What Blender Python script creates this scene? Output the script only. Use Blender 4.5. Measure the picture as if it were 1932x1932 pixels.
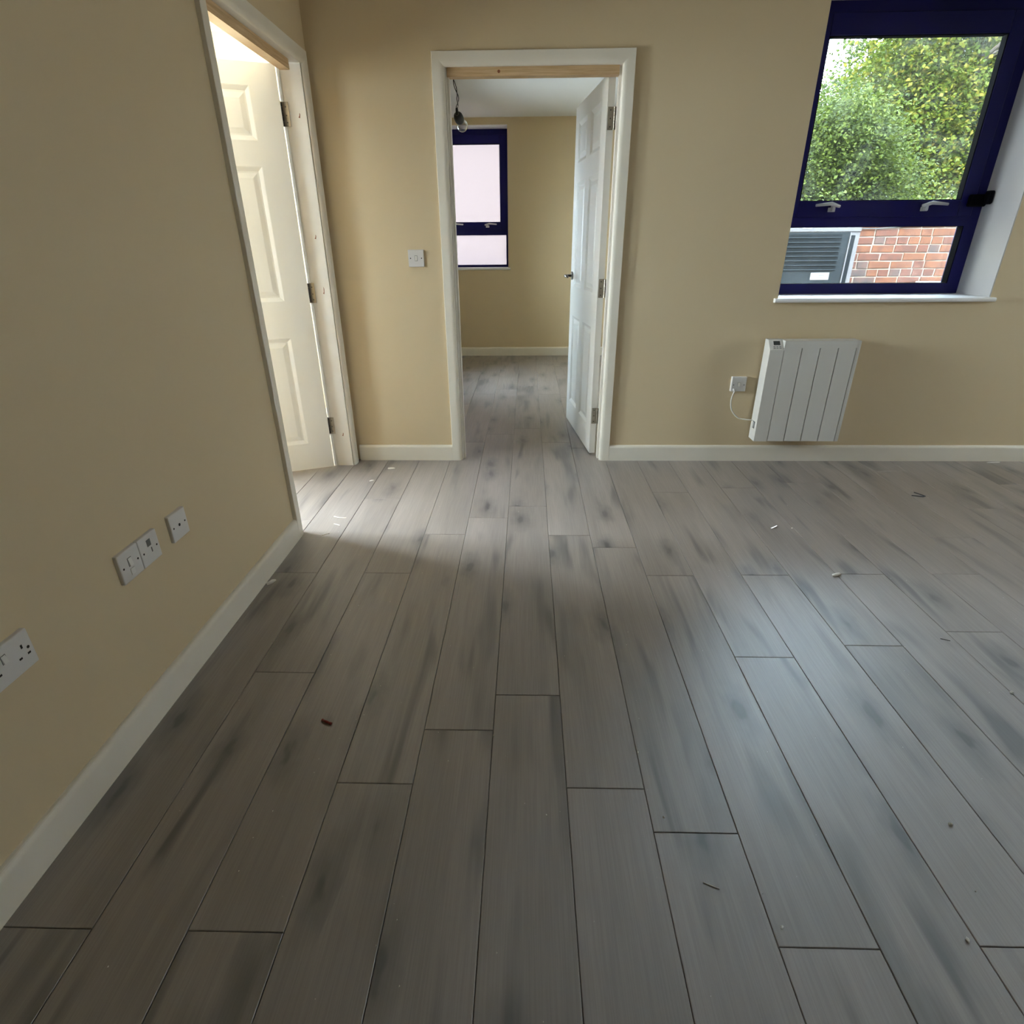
import bpy, bmesh, math, random
import numpy as np
from mathutils import Matrix, Vector

for _o in list(bpy.data.objects):
    bpy.data.objects.remove(_o)
SC = bpy.context.scene
COL = SC.collection
R = random.Random(7)

# ------------------------------------------------------------------ camera
cam_d = bpy.data.cameras.new("camera")
cam = bpy.data.objects.new("camera", cam_d)
COL.objects.link(cam)
cam_d.sensor_fit = 'HORIZONTAL'
cam_d.sensor_width = 36.0
cam_d.lens = 1077.58 / 1932.0 * 36.0
cam_d.clip_start = 0.02
cam_d.clip_end = 200
_r = Vector((0.99967741, 0.02436668, -0.00716525))
_d = Vector((0.00394616, -0.42770068, -0.90391181))
_f = Vector((-0.02508991, 0.90359194, -0.42765886))
cam.matrix_world = Matrix(((_r.x, -_d.x, -_f.x, 0.0), (_r.y, -_d.y, -_f.y, 0.0),
                           (_r.z, -_d.z, -_f.z, 1.2448), (0, 0, 0, 1)))
SC.camera = cam

# ------------------------------------------------------------------ world, sun, exposure
SKY_STRENGTH = 35.0
world = bpy.data.worlds.new("world")
SC.world = world
world.use_nodes = True
_bg = world.node_tree.nodes["Background"]
_bg.inputs[0].default_value = (0.69, 0.835, 1.0, 1)
_bg.inputs[1].default_value = SKY_STRENGTH
world.cycles.sampling_method = 'AUTOMATIC'

sun_d = bpy.data.lights.new("sun", 'SUN')
sun_d.energy = 11.0
sun_d.angle = math.radians(0.6)
sun_d.color = (1.0, 0.9, 0.76)
sun = bpy.data.objects.new("sun", sun_d)
COL.objects.link(sun)
sun.rotation_euler = Vector((0.30, 0.62, -0.72)).to_track_quat('-Z', 'Y').to_euler()
sun.location = (-6, -12, 16)

SC.view_settings.view_transform = 'Standard'
SC.view_settings.look = 'None'
SC.view_settings.gamma = 1.0
SC.view_settings.use_curve_mapping = False
SC.view_settings.exposure = 0.13
SC.cycles.use_denoising = True
SC.cycles.max_bounces = 7
SC.cycles.diffuse_bounces = 5
SC.cycles.glossy_bounces = 3
SC.cycles.transparent_max_bounces = 8
SC.cycles.use_adaptive_sampling = True
SC.cycles.adaptive_threshold = 0.21
SC.cycles.adaptive_min_samples = 16
SC.cycles.sample_clamp_indirect = 6.0
SC.cycles.caustics_reflective = False
SC.cycles.caustics_refractive = False


def portal(name, loc, normal, w, h):
    """window portal: guides the sampling of the sky through a window, gives no light of its own"""
    d = bpy.data.lights.new(name, 'AREA')
    d.shape = 'RECTANGLE'
    d.size = w
    d.size_y = h
    d.cycles.is_portal = True
    o = bpy.data.objects.new(name, d)
    COL.objects.link(o)
    n = Vector(normal)
    o.rotation_euler = n.to_track_quat('-Z', 'Z').to_euler()
    o.location = loc
    return o


def fill_lamp(name, loc, normal, w, h, radiance, col):
    """area lamp added outside an unseen window to brighten the rooms beyond what the sky gives"""
    d = bpy.data.lights.new(name, 'AREA')
    d.shape = 'RECTANGLE'
    d.size = w
    d.size_y = h
    d.energy = radiance * math.pi * w * h
    d.color = col
    o = bpy.data.objects.new(name, d)
    COL.objects.link(o)
    o.rotation_euler = Vector(normal).to_track_quat('-Z', 'Z').to_euler()
    o.location = loc
    return o


fill_lamp('fill_lamp_window_2', (3.825, 3.80, 1.62), (0, -1, 0), 1.10, 1.30, 30.0, (0.74, 0.86, 1.0))  # fill lamps added beyond unseen windows to raise the indoor light
fill_lamp('fill_lamp_window_5', (-3.55, 2.95, 1.525), (1, 0, 0), 1.10, 1.30, 170.0, (0.95, 0.97, 1.0))
fill_lamp('fill_lamp_window_8', (-3.55, 1.63, 1.525), (1, 0, 0), 0.80, 1.30, 20.0, (1.0, 0.95, 0.86))
fill_lamp('fill_lamp_window_6', (-1.28, 5.50, 1.10), (1, 0, 0), 1.10, 1.66, 20.0, (0.76, 0.87, 1.0))
fill_lamp('fill_lamp_window_7', (5.88, 1.95, 1.55), (-1, 0, 0), 0.65, 1.25, 34.0, (1.0, 0.78, 0.52))  # warm fill added from the right end of the room

# ------------------------------------------------------------------ dimensions (metres)
XW = -1.072           # left wall face
XL2 = -1.187          # left wall, far face
YW = 3.406            # back wall face
YP = 3.506            # partition far face
YE = 3.78             # outside face of the thick wall
XR = 5.6              # right wall
YB = -5.0             # wall behind the camera
ZC = 2.41             # ceiling
XB0, XB1 = -1.15, 1.15    # back room
YF = 7.07             # far wall of the back room
YFO = 7.42
LX0, LY0, LY1 = -3.4, 0.8, 4.30   # left room
PX0, PW, PL = -1.0667, 0.19512, 1.37

# ------------------------------------------------------------------ materials
MATS = {}


def nt(name):
    m = bpy.data.materials.new(name)
    m.use_nodes = True
    t = m.node_tree
    for n in list(t.nodes):
        t.nodes.remove(n)
    out = t.nodes.new('ShaderNodeOutputMaterial')
    MATS[name] = m
    return m, t, out


def node(t, kind, **kw):
    n = t.nodes.new(kind)
    for k, v in kw.items():
        if k.startswith('_'):
            setattr(n, k[1:], v)
        else:
            n.inputs[k.replace('__', ' ')].default_value = v
    return n


def simple(name, col, rough=0.5, metal=0.0, spec=0.5, noise=0.0, nscale=30, bump=0.0, bscale=200, **extra):
    m, t, out = nt(name)
    b = node(t, 'ShaderNodeBsdfPrincipled')
    b.inputs['Base Color'].default_value = (*col, 1)
    b.inputs['Roughness'].default_value = rough
    b.inputs['Metallic'].default_value = metal
    b.inputs['Specular IOR Level'].default_value = spec
    for k, v in extra.items():
        b.inputs[k.replace('_', ' ')].default_value = v
    tc = node(t, 'ShaderNodeTexCoord')
    if noise:
        nz = node(t, 'ShaderNodeTexNoise', Scale=nscale, Detail=2.0)
        t.links.new(tc.outputs['Object'], nz.inputs['Vector'])
        mr = node(t, 'ShaderNodeMapRange')
        mr.inputs['From Min'].default_value = 0.3
        mr.inputs['From Max'].default_value = 0.7
        mr.inputs['To Min'].default_value = 1 - noise
        mr.inputs['To Max'].default_value = 1 + noise
        t.links.new(nz.outputs['Fac'], mr.inputs['Value'])
        mx = node(t, 'ShaderNodeVectorMath', _operation='SCALE')
        mx.inputs[0].default_value = col
        t.links.new(mr.outputs[0], mx.inputs['Scale'])
        t.links.new(mx.outputs[0], b.inputs['Base Color'])
    if bump:
        n2 = node(t, 'ShaderNodeTexNoise', Scale=bscale, Detail=3.0)
        t.links.new(tc.outputs['Object'], n2.inputs['Vector'])
        bp = node(t, 'ShaderNodeBump', Strength=bump, Distance=0.002)
        t.links.new(n2.outputs['Fac'], bp.inputs['Height'])
        t.links.new(bp.outputs[0], b.inputs['Normal'])
    t.links.new(b.outputs[0], out.inputs[0])
    return m


simple('cream_paint', (0.67, 0.55, 0.365), 0.75, spec=0.2)
simple('ceiling_paint', (0.72, 0.73, 0.74), 0.8, spec=0.2)
simple('trim_paint', (0.80, 0.755, 0.66), 0.42, spec=0.4, noise=0.015, nscale=6)
simple('jamb_paint', (0.76, 0.72, 0.66), 0.5, spec=0.35, noise=0.04, nscale=9)
simple('door_paint', (0.80, 0.78, 0.73), 0.38, spec=0.45, )
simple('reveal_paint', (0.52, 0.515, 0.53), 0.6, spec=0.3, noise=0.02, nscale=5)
simple('bright_white', (0.88, 0.88, 0.88), 0.5)
simple('navy_frame', (0.006, 0.005, 0.105), 0.42, spec=0.3)
simple('gasket_black', (0.004, 0.004, 0.006), 0.8, spec=0.04)
simple('alloy_grey', (0.78, 0.78, 0.80), 0.35, metal=0.25)
simple('satin_steel', (0.36, 0.32, 0.26), 0.36, metal=0.85, noise=0.15, nscale=25)
simple('dark_metal', (0.06, 0.055, 0.05), 0.5, metal=0.3)
simple('handle_metal', (0.33, 0.32, 0.30), 0.3, metal=0.85)
simple('white_plastic', (0.70, 0.68, 0.66), 0.35, spec=0.5)
simple('rocker_plastic', (0.76, 0.75, 0.72), 0.3, spec=0.5)
simple('dark_hole', (0.012, 0.011, 0.01), 0.7)
simple('grey_plastic', (0.12, 0.12, 0.12), 0.5)
simple('heater_paint', (0.68, 0.67, 0.64), 0.4, spec=0.4)
simple('heater_groove', (0.10, 0.10, 0.10), 0.6)
simple('lcd_glass', (0.035, 0.04, 0.04), 0.2)
simple('button_grey', (0.33, 0.34, 0.34), 0.5)
simple('black_rubber', (0.012, 0.012, 0.013), 0.5)
simple('cord_white', (0.80, 0.78, 0.72), 0.45)
simple('red_plastic', (0.22, 0.025, 0.018), 0.4)
simple('plaster_chip', (0.82, 0.81, 0.78), 0.8, bump=0.5, bscale=300)
simple('wood_sliver', (0.78, 0.74, 0.66), 0.6)
simple('steel_nail', (0.55, 0.55, 0.56), 0.3, metal=0.9)
simple('dark_wire', (0.03, 0.03, 0.03), 0.5)
simple('stain_brown', (0.22, 0.075, 0.03), 0.6)
simple('subfloor', (0.018, 0.016, 0.014), 0.9)
simple('mortar', (0.20, 0.165, 0.135), 0.9, noise=0.12, nscale=12, bump=0.6, bscale=120)
simple('coping_stone', (0.16, 0.145, 0.14), 0.9, noise=0.2, nscale=14, bump=0.5, bscale=60)
simple('yard_ground', (0.20, 0.19, 0.175), 0.9, noise=0.2, nscale=2)
simple('unit_casing', (0.10, 0.098, 0.106), 0.6, spec=0.2, noise=0.04, nscale=8)
simple('unit_front_shade', (0.0125, 0.0165, 0.020), 0.6, spec=0.12, noise=0.15, nscale=10)  # building's shade on the pale unit front, put into its colour
simple('unit_slot', (0.006, 0.008, 0.010), 0.7, spec=0.1)
simple('unit_louvre_shade', (0.020, 0.026, 0.031), 0.6, spec=0.12)  # louvres darkened in colour to match the shaded front
simple('sticker_white', (0.17, 0.17, 0.185), 0.5)
simple('sticker_print', (0.10, 0.11, 0.12), 0.5)
simple('bark', (0.06, 0.045, 0.033), 0.9, noise=0.3, nscale=18, bump=0.6, bscale=40)
simple('outer_render', (0.45, 0.42, 0.38), 0.9)
simple('roof_felt', (0.12, 0.12, 0.12), 0.9)
simple('white_board', (0.60, 0.60, 0.60), 0.6)


def brick_mat(name, col, col2):
    m, t, out = nt(name)
    b = node(t, 'ShaderNodeBsdfPrincipled', Roughness=0.9)
    b.inputs['Specular IOR Level'].default_value = 0.2
    tc = node(t, 'ShaderNodeTexCoord')
    oi = node(t, 'ShaderNodeObjectInfo')
    nz = node(t, 'ShaderNodeTexNoise', Scale=16.0, Detail=5.0, Roughness=0.7)
    nz.noise_dimensions = '4D'
    ml = node(t, 'ShaderNodeMath', _operation='MULTIPLY')
    ml.inputs[1].default_value = 60
    t.links.new(oi.outputs['Random'], ml.inputs[0])
    t.links.new(ml.outputs[0], nz.inputs['W'])
    t.links.new(tc.outputs['Object'], nz.inputs['Vector'])
    rp = node(t, 'ShaderNodeValToRGB')
    rp.color_ramp.elements[0].position = 0.36
    rp.color_ramp.elements[0].color = (*col2, 1)
    rp.color_ramp.elements[1].position = 0.56
    rp.color_ramp.elements[1].color = (*col, 1)
    t.links.new(nz.outputs['Fac'], rp.inputs['Fac'])
    t.links.new(rp.outputs[0], b.inputs['Base Color'])
    bp = node(t, 'ShaderNodeBump', Strength=0.7, Distance=0.004)
    t.links.new(nz.outputs['Fac'], bp.inputs['Height'])
    t.links.new(bp.outputs[0], b.inputs['Normal'])
    t.links.new(b.outputs[0], out.inputs[0])


brick_mat('brick_orange', (0.112, 0.046, 0.025), (0.07, 0.030, 0.02))
brick_mat('brick_red', (0.092, 0.038, 0.026), (0.056, 0.028, 0.022))
brick_mat('brick_dark', (0.075, 0.045, 0.038), (0.036, 0.032, 0.032))


def leaf_mat(name, cols, transl=0.5):
    m, t, out = nt(name)
    g = node(t, 'ShaderNodeNewGeometry')
    rp = node(t, 'ShaderNodeValToRGB')
    els = rp.color_ramp.elements
    while len(els) < len(cols):
        els.new(0.5)
    for i, c in enumerate(cols):
        els[i].position = i / (len(cols) - 1)
        els[i].color = (*c, 1)
    t.links.new(g.outputs['Random Per Island'], rp.inputs['Fac'])
    d = node(t, 'ShaderNodeBsdfPrincipled', Roughness=0.55)
    d.inputs['Specular IOR Level'].default_value = 0.12
    tr = node(t, 'ShaderNodeBsdfTranslucent')
    t.links.new(rp.outputs[0], d.inputs['Base Color'])
    t.links.new(rp.outputs[0], tr.inputs['Color'])
    mx = node(t, 'ShaderNodeMixShader')
    mx.inputs[0].default_value = transl
    t.links.new(d.outputs[0], mx.inputs[1])
    t.links.new(tr.outputs[0], mx.inputs[2])
    t.links.new(mx.outputs[0], out.inputs[0])


leaf_mat('leaf_maple', [(0.022, 0.036, 0.003), (0.050, 0.070, 0.006), (0.082, 0.096, 0.007), (0.125, 0.098, 0.012)], 0.4)
leaf_mat('leaf_fine', [(0.016, 0.027, 0.003), (0.040, 0.056, 0.006), (0.070, 0.085, 0.011)], 0.35)
leaf_mat('leaf_dark', [(0.018, 0.03, 0.004), (0.04, 0.058, 0.007), (0.065, 0.085, 0.011)], 0.3)


def glass_mat():
    m, t, out = nt('window_glass')
    tr = node(t, 'ShaderNodeBsdfTransparent')
    tr.inputs[0].default_value = (0.80, 0.83, 0.82, 1)
    gl = node(t, 'ShaderNodeBsdfGlossy', Roughness=0.02)
    fr = node(t, 'ShaderNodeFresnel', IOR=1.45)
    # dusty film with a shape of its own: spots and smears
    tc = node(t, 'ShaderNodeTexCoord')
    vz = node(t, 'ShaderNodeTexVoronoi', Scale=55.0)
    t.links.new(tc.outputs['Object'], vz.inputs['Vector'])
    sp = node(t, 'ShaderNodeMapRange')
    sp.inputs['From Min'].default_value = 0.10
    sp.inputs['From Max'].default_value = 0.06
    t.links.new(vz.outputs['Distance'], sp.inputs['Value'])
    nz = node(t, 'ShaderNodeTexNoise', Scale=7.0, Detail=5.0)
    t.links.new(tc.outputs['Object'], nz.inputs['Vector'])
    sm = node(t, 'ShaderNodeMapRange')
    sm.inputs['From Min'].default_value = 0.45
    sm.inputs['From Max'].default_value = 0.8
    sm.inputs['To Min'].default_value = 0.004
    sm.inputs['To Max'].default_value = 0.03
    t.links.new(nz.outputs['Fac'], sm.inputs['Value'])
    ad = node(t, 'ShaderNodeMath', _operation='MULTIPLY_ADD')
    ad.inputs[1].default_value = 0.05
    t.links.new(sp.outputs[0], ad.inputs[0])
    t.links.new(sm.outputs[0], ad.inputs[2])
    dust = node(t, 'ShaderNodeBsdfTranslucent')
    dust.inputs[0].default_value = (0.45, 0.46, 0.46, 1)
    m1 = node(t, 'ShaderNodeMixShader')
    t.links.new(fr.outputs[0], m1.inputs[0])
    t.links.new(tr.outputs[0], m1.inputs[1])
    t.links.new(gl.outputs[0], m1.inputs[2])
    m2 = node(t, 'ShaderNodeMixShader')
    t.links.new(ad.outputs[0], m2.inputs[0])
    t.links.new(m1.outputs[0], m2.inputs[1])
    t.links.new(dust.outputs[0], m2.inputs[2])
    t.links.new(m2.outputs[0], out.inputs[0])


glass_mat()


def frosted_mat():
    m, t, out = nt('frosted_glass')
    tl = node(t, 'ShaderNodeBsdfTranslucent')
    tl.inputs[0].default_value = (0.365, 0.318, 0.302, 1)
    gl = node(t, 'ShaderNodeBsdfGlossy', Roughness=0.25)
    fr = node(t, 'ShaderNodeFresnel', IOR=1.4)
    tc = node(t, 'ShaderNodeTexCoord')
    nz = node(t, 'ShaderNodeTexNoise', Scale=260.0, Detail=2.0)
    t.links.new(tc.outputs['Object'], nz.inputs['Vector'])
    bp = node(t, 'ShaderNodeBump', Strength=0.3, Distance=0.001)
    t.links.new(nz.outputs['Fac'], bp.inputs['Height'])
    t.links.new(bp.outputs[0], tl.inputs['Normal'])
    mx = node(t, 'ShaderNodeMixShader')
    t.links.new(fr.outputs[0], mx.inputs[0])
    t.links.new(tl.outputs[0], mx.inputs[1])
    t.links.new(gl.outputs[0], mx.inputs[2])
    t.links.new(mx.outputs[0], out.inputs[0])


frosted_mat()


def bulb_mat():
    m, t, out = nt('bulb_glass')
    tr = node(t, 'ShaderNodeBsdfTransparent')
    tr.inputs[0].default_value = (0.75, 0.75, 0.76, 1)
    gl = node(t, 'ShaderNodeBsdfGlossy', Roughness=0.08)
    lw = node(t, 'ShaderNodeLayerWeight', Blend=0.45)
    mx = node(t, 'ShaderNodeMixShader')
    t.links.new(lw.outputs['Facing'], mx.inputs[0])
    t.links.new(tr.outputs[0], mx.inputs[1])
    t.links.new(gl.outputs[0], mx.inputs[2])
    t.links.new(mx.outputs[0], out.inputs[0])


bulb_mat()


def pine_mat():
    m, t, out = nt('bare_pine')
    b = node(t, 'ShaderNodeBsdfPrincipled', Roughness=0.6)
    tc = node(t, 'ShaderNodeTexCoord')
    mp = node(t, 'ShaderNodeMapping')
    mp.inputs['Scale'].default_value = (2.0, 2.0, 45.0)
    t.links.new(tc.outputs['Object'], mp.inputs['Vector'])
    nz = node(t, 'ShaderNodeTexNoise', Scale=3.0, Detail=4.0)
    t.links.new(mp.outputs[0], nz.inputs['Vector'])
    rp = node(t, 'ShaderNodeValToRGB')
    rp.color_ramp.elements[0].position = 0.3
    rp.color_ramp.elements[0].color = (0.50, 0.33, 0.17, 1)
    rp.color_ramp.elements[1].position = 0.7
    rp.color_ramp.elements[1].color = (0.68, 0.50, 0.30, 1)
    t.links.new(nz.outputs['Fac'], rp.inputs['Fac'])
    t.links.new(rp.outputs[0], b.inputs['Base Color'])
    t.links.new(b.outputs[0], out.inputs[0])


pine_mat()


def plank_mat():
    m, t, out = nt('grey_oak_plank')
    L = t.links.new
    b = node(t, 'ShaderNodeBsdfPrincipled')
    tc = node(t, 'ShaderNodeTexCoord')
    oi = node(t, 'ShaderNodeObjectInfo')
    w = node(t, 'ShaderNodeMath', _operation='MULTIPLY')
    w.inputs[1].default_value = 137.0
    L(oi.outputs['Random'], w.inputs[0])

    def stretched(scale, sc, detail, rough=0.55, dist=0.0, woff=0.0):
        mp = node(t, 'ShaderNodeMapping')
        mp.inputs['Scale'].default_value = scale
        L(tc.outputs['Object'], mp.inputs['Vector'])
        n = node(t, 'ShaderNodeTexNoise', Scale=sc, Detail=detail, Roughness=rough, Distortion=dist)
        a = node(t, 'ShaderNodeMath', _operation='ADD')
        a.inputs[1].default_value = woff
        L(w.outputs[0], a.inputs[0])
        c = node(t, 'ShaderNodeCombineXYZ')
        L(a.outputs[0], c.inputs[2])
        v = node(t, 'ShaderNodeVectorMath', _operation='ADD')
        L(mp.outputs[0], v.inputs[0])
        L(c.outputs[0], v.inputs[1])
        L(v.outputs[0], n.inputs['Vector'])
        return n

    def rng(src, a0, a1, b0, b1, smooth=True):
        r = node(t, 'ShaderNodeMapRange')
        if smooth:
            r.interpolation_type = 'SMOOTHSTEP'
        for k, v in zip(('From Min', 'From Max', 'To Min', 'To Max'), (a0, a1, b0, b1)):
            r.inputs[k].default_value = v
        L(src, r.inputs['Value'])
        return r.outputs[0]

    def mul(a, c):
        n = node(t, 'ShaderNodeMath', _operation='MULTIPLY')
        L(a, n.inputs[0])
        if isinstance(c, float):
            n.inputs[1].default_value = c
        else:
            L(c, n.inputs[1])
        return n.outputs[0]

    broad = stretched((9.0, 1.1, 1.0), 1.0, 1.0, 0.5, 0.0)              # long tone bands
    streak = stretched((12.0, 1.35, 1.0), 1.0, 2.0, 0.5, 0.55, 31.0)      # smoky dark streaks
    patch = stretched((5.0, 2.3, 1.0), 1.0, 1.0, 0.5, 0.0, 47.0)        # where the streaks gather
    grain = stretched((300.0, 5.0, 1.0), 1.0, 2.0, 0.6, 0.0, 57.0)      # fine pores
    cath = stretched((30.0, 1.6, 1.0), 1.0, 1.0, 0.5, 1.0, 83.0)        # wavy figure
    # knots: one cell per 20 x 60 cm, about half of them carry a knot
    mp = node(t, 'ShaderNodeMapping')
    mp.inputs['Scale'].default_value = (5.2, 1.9, 1.0)
    L(tc.outputs['Object'], mp.inputs['Vector'])
    cb = node(t, 'ShaderNodeCombineXYZ')
    L(w.outputs[0], cb.inputs[0])
    w2 = node(t, 'ShaderNodeMath', _operation='MULTIPLY')
    w2.inputs[1].default_value = 1.73
    L(w.outputs[0], w2.inputs[0])
    L(w2.outputs[0], cb.inputs[1])
    av = node(t, 'ShaderNodeVectorMath', _operation='ADD')
    L(mp.outputs[0], av.inputs[0])
    L(cb.outputs[0], av.inputs[1])
    vo = node(t, 'ShaderNodeTexVoronoi', Scale=1.0)
    vo.voronoi_dimensions = '2D'
    L(av.outputs[0], vo.inputs['Vector'])
    kwob = stretched((34.0, 14.0, 1.0), 1.0, 1.0, 0.6, 0.0, 11.0)
    kd = node(t, 'ShaderNodeMath', _operation='ADD')
    L(vo.outputs['Distance'], kd.inputs[0])
    L(rng(kwob.outputs['Fac'], 0.2, 0.8, -0.06, 0.06, False), kd.inputs[1])
    sx = node(t, 'ShaderNodeSeparateColor')
    L(vo.outputs['Color'], sx.inputs[0])
    has = rng(sx.outputs[0], 0.34, 0.52, 0.0, 1.0)
    core = mul(rng(kd.outputs[0], 0.095, 0.02, 0.0, 1.0), has)
    halo = mul(rng(kd.outputs[0], 0.32, 0.03, 0.0, 1.0), has)
    tone = rng(broad.outputs['Fac'], 0.28, 0.72, 0.90, 1.09)
    fig = rng(cath.outputs['Fac'], 0.44, 0.56, 0.965, 1.03)
    gr = rng(grain.outputs['Fac'], 0.35, 0.65, 0.93, 1.05)
    pv = node(t, 'ShaderNodeMapRange')
    pv.inputs['To Min'].default_value = 0.94
    pv.inputs['To Max'].default_value = 1.06
    L(oi.outputs['Random'], pv.inputs['Value'])
    val = mul(mul(mul(tone, fig), gr), pv.outputs[0])
    base = node(t, 'ShaderNodeVectorMath', _operation='SCALE')
    base.inputs[0].default_value = (0.256, 0.225, 0.209)
    L(val, base.inputs['Scale'])
    st = mul(rng(streak.outputs['Fac'], 0.48, 0.70, 0.0, 0.95), rng(patch.outputs['Fac'], 0.40, 0.62, 0.0, 1.0))
    m1 = node(t, 'ShaderNodeMix', _data_type='RGBA')
    L(st, m1.inputs[0])
    L(base.outputs[0], m1.inputs[6])
    m1.inputs[7].default_value = (0.070, 0.067, 0.071, 1)
    m2 = node(t, 'ShaderNodeMix', _data_type='RGBA')
    L(mul(halo, 0.65), m2.inputs[0])
    L(m1.outputs[2], m2.inputs[6])
    m2.inputs[7].default_value = (0.068, 0.067, 0.073, 1)
    m3 = node(t, 'ShaderNodeMix', _data_type='RGBA')
    L(mul(core, 0.75), m3.inputs[0])
    L(m2.outputs[2], m3.inputs[6])
    m3.inputs[7].default_value = (0.032, 0.032, 0.037, 1)
    L(m3.outputs[2], b.inputs['Base Color'])
    L(rng(grain.outputs['Fac'], 0.3, 0.7, 0.56, 0.46), b.inputs['Roughness'])
    b.inputs['Specular IOR Level'].default_value = 1.0
    b.inputs['IOR'].default_value = 1.6
    b.inputs['Coat Weight'].default_value = 1.0
    b.inputs['Coat Roughness'].default_value = 0.41
    L(b.outputs[0], out.inputs[0])


plank_mat()

# ------------------------------------------------------------------ helpers


def link(name, me, mat, parent=None):
    o = bpy.data.objects.new(name, me)
    COL.objects.link(o)
    if mat is not None and len(me.materials) == 0:
        me.materials.append(MATS[mat] if isinstance(mat, str) else mat)
    if parent is not None:
        o.parent = parent
    return o


def obj(name, bm, mat, parent=None, smooth=False):
    me = bpy.data.meshes.new(name)
    bmesh.ops.recalc_face_normals(bm, faces=bm.faces)
    if smooth:
        for f in bm.faces:
            f.smooth = True
    bm.to_mesh(me)
    bm.free()
    return link(name, me, mat, parent)


def box(bm, x0, x1, y0, y1, z0, z1):
    vs = [bm.verts.new(p) for p in ((x0, y0, z0), (x1, y0, z0), (x1, y1, z0), (x0, y1, z0),
                                    (x0, y0, z1), (x1, y0, z1), (x1, y1, z1), (x0, y1, z1))]
    for f in ((0, 3, 2, 1), (4, 5, 6, 7), (0, 1, 5, 4), (1, 2, 6, 5), (2, 3, 7, 6), (3, 0, 4, 7)):
        bm.faces.new([vs[i] for i in f])
    return vs


def boxo(name, x0, x1, y0, y1, z0, z1, mat, parent=None, bevel=0.0, seg=2):
    bm = bmesh.new()
    box(bm, x0, x1, y0, y1, z0, z1)
    if bevel:
        bmesh.ops.bevel(bm, geom=list(bm.edges), offset=bevel, segments=seg, affect='EDGES', profile=0.5)
    return obj(name, bm, mat, parent)


def prism(bm, prof, axis, a0, a1):
    """extrude a closed 2D profile along an axis; prof = (u, v) in the other two axes in order"""
    def P(u, v, a):
        return {'x': (a, u, v), 'y': (u, a, v), 'z': (u, v, a)}[axis]
    v0 = [bm.verts.new(P(u, v, a0)) for u, v in prof]
    v1 = [bm.verts.new(P(u, v, a1)) for u, v in prof]
    n = len(prof)
    bm.faces.new(v0)
    bm.faces.new(v1[::-1])
    for i in range(n):
        bm.faces.new((v0[i], v1[i], v1[(i + 1) % n], v0[(i + 1) % n]))


def tube(bm, pts, r, seg=8, cap=True):
    pts = [Vector(p) for p in pts]
    rs = r if isinstance(r, (list, tuple)) else [r] * len(pts)
    rings = []
    for i, p in enumerate(pts):
        a = pts[max(i - 1, 0)]
        c = pts[min(i + 1, len(pts) - 1)]
        d = (c - a).normalized()
        up = Vector((0, 0, 1)) if abs(d.z) < 0.9 else Vector((1, 0, 0))
        s = d.cross(up).normalized()
        u = s.cross(d).normalized()
        rings.append([bm.verts.new(p + rs[i] * (math.cos(2 * math.pi * k / seg) * s + math.sin(2 * math.pi * k / seg) * u))
                      for k in range(seg)])
    for i in range(len(rings) - 1):
        for k in range(seg):
            bm.faces.new((rings[i][k], rings[i][(k + 1) % seg], rings[i + 1][(k + 1) % seg], rings[i + 1][k]))
    if cap:
        bm.faces.new(rings[0][::-1])
        bm.faces.new(rings[-1])


def cyl(bm, p0, p1, r, seg=16):
    tube(bm, [p0, p1], r, seg)


def empty(name, loc=(0, 0, 0), rotz=0.0):
    o = bpy.data.objects.new(name, None)
    COL.objects.link(o)
    o.empty_display_size = 0.05
    o.location = loc
    o.rotation_euler = (0, 0, rotz)
    return o


def tag(o, label=None, cat=None, group=None, kind=None):
    if label:
        o['label'] = label
    if cat:
        o['category'] = cat
    if group:
        o['group'] = group
    if kind:
        o['kind'] = kind
    return o


def cells(bm, a, b, c, openings, plane):
    """slab with rectangular openings. plane 'y': a = x range, b = y range (thickness), c = z range, openings (x0,x1,z0,z1)
    plane 'x': a = y range, b = x range (thickness), c = z range, openings (y0,y1,z0,z1)"""
    us = sorted(set([a[0], a[1]] + [v for o in openings for v in o[:2] if a[0] < v < a[1]]))
    ws = sorted(set([c[0], c[1]] + [v for o in openings for v in o[2:] if c[0] < v < c[1]]))
    for i in range(len(us) - 1):
        run = None
        for k in range(len(ws)):
            solid = False
            if k < len(ws) - 1:
                um, wm = (us[i] + us[i + 1]) / 2, (ws[k] + ws[k + 1]) / 2
                solid = not any(o[0] < um < o[1] and o[2] < wm < o[3] for o in openings)
            if solid and run is None:
                run = ws[k]
            if not solid and run is not None:
                if plane == 'y':
                    box(bm, us[i], us[i + 1], b[0], b[1], run, ws[k])
                else:
                    box(bm, b[0], b[1], us[i], us[i + 1], run, ws[k])
                run = None


def structure(name, bm, mat, label, cat):
    return tag(obj(name, bm, mat), label, cat, kind='structure')


# ------------------------------------------------------------------ the shell
DOOR_B = (-0.427, 0.482, 0.0, 2.04)            # opening in the back wall (x0,x1,z0,z1)
DOOR_L = (2.383, 3.317, 0.0, 2.04)             # opening in the left wall (y0,y1,z0,z1)
WIN_A = (1.39, 2.545, 0.935, 2.318)             # visible window
WIN_B = (3.25, 4.40, 0.935, 2.29)              # windows further along the same wall
WIN_L = (2.37, 3.53, 0.85, 2.2)                # left room (y0,y1,z0,z1)
WIN_M = (1.20, 2.06, 0.85, 2.2)
WIN_F = (-1.06, -0.215, 0.972, 2.346)          # far window of the back room
WIN_R = (1.60, 2.30, 0.9, 2.2)                 # added window, end wall of the main room (y)
WIN_S = (4.93, 6.07, 0.25, 1.95)                  # added side window of the back room (y)

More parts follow.
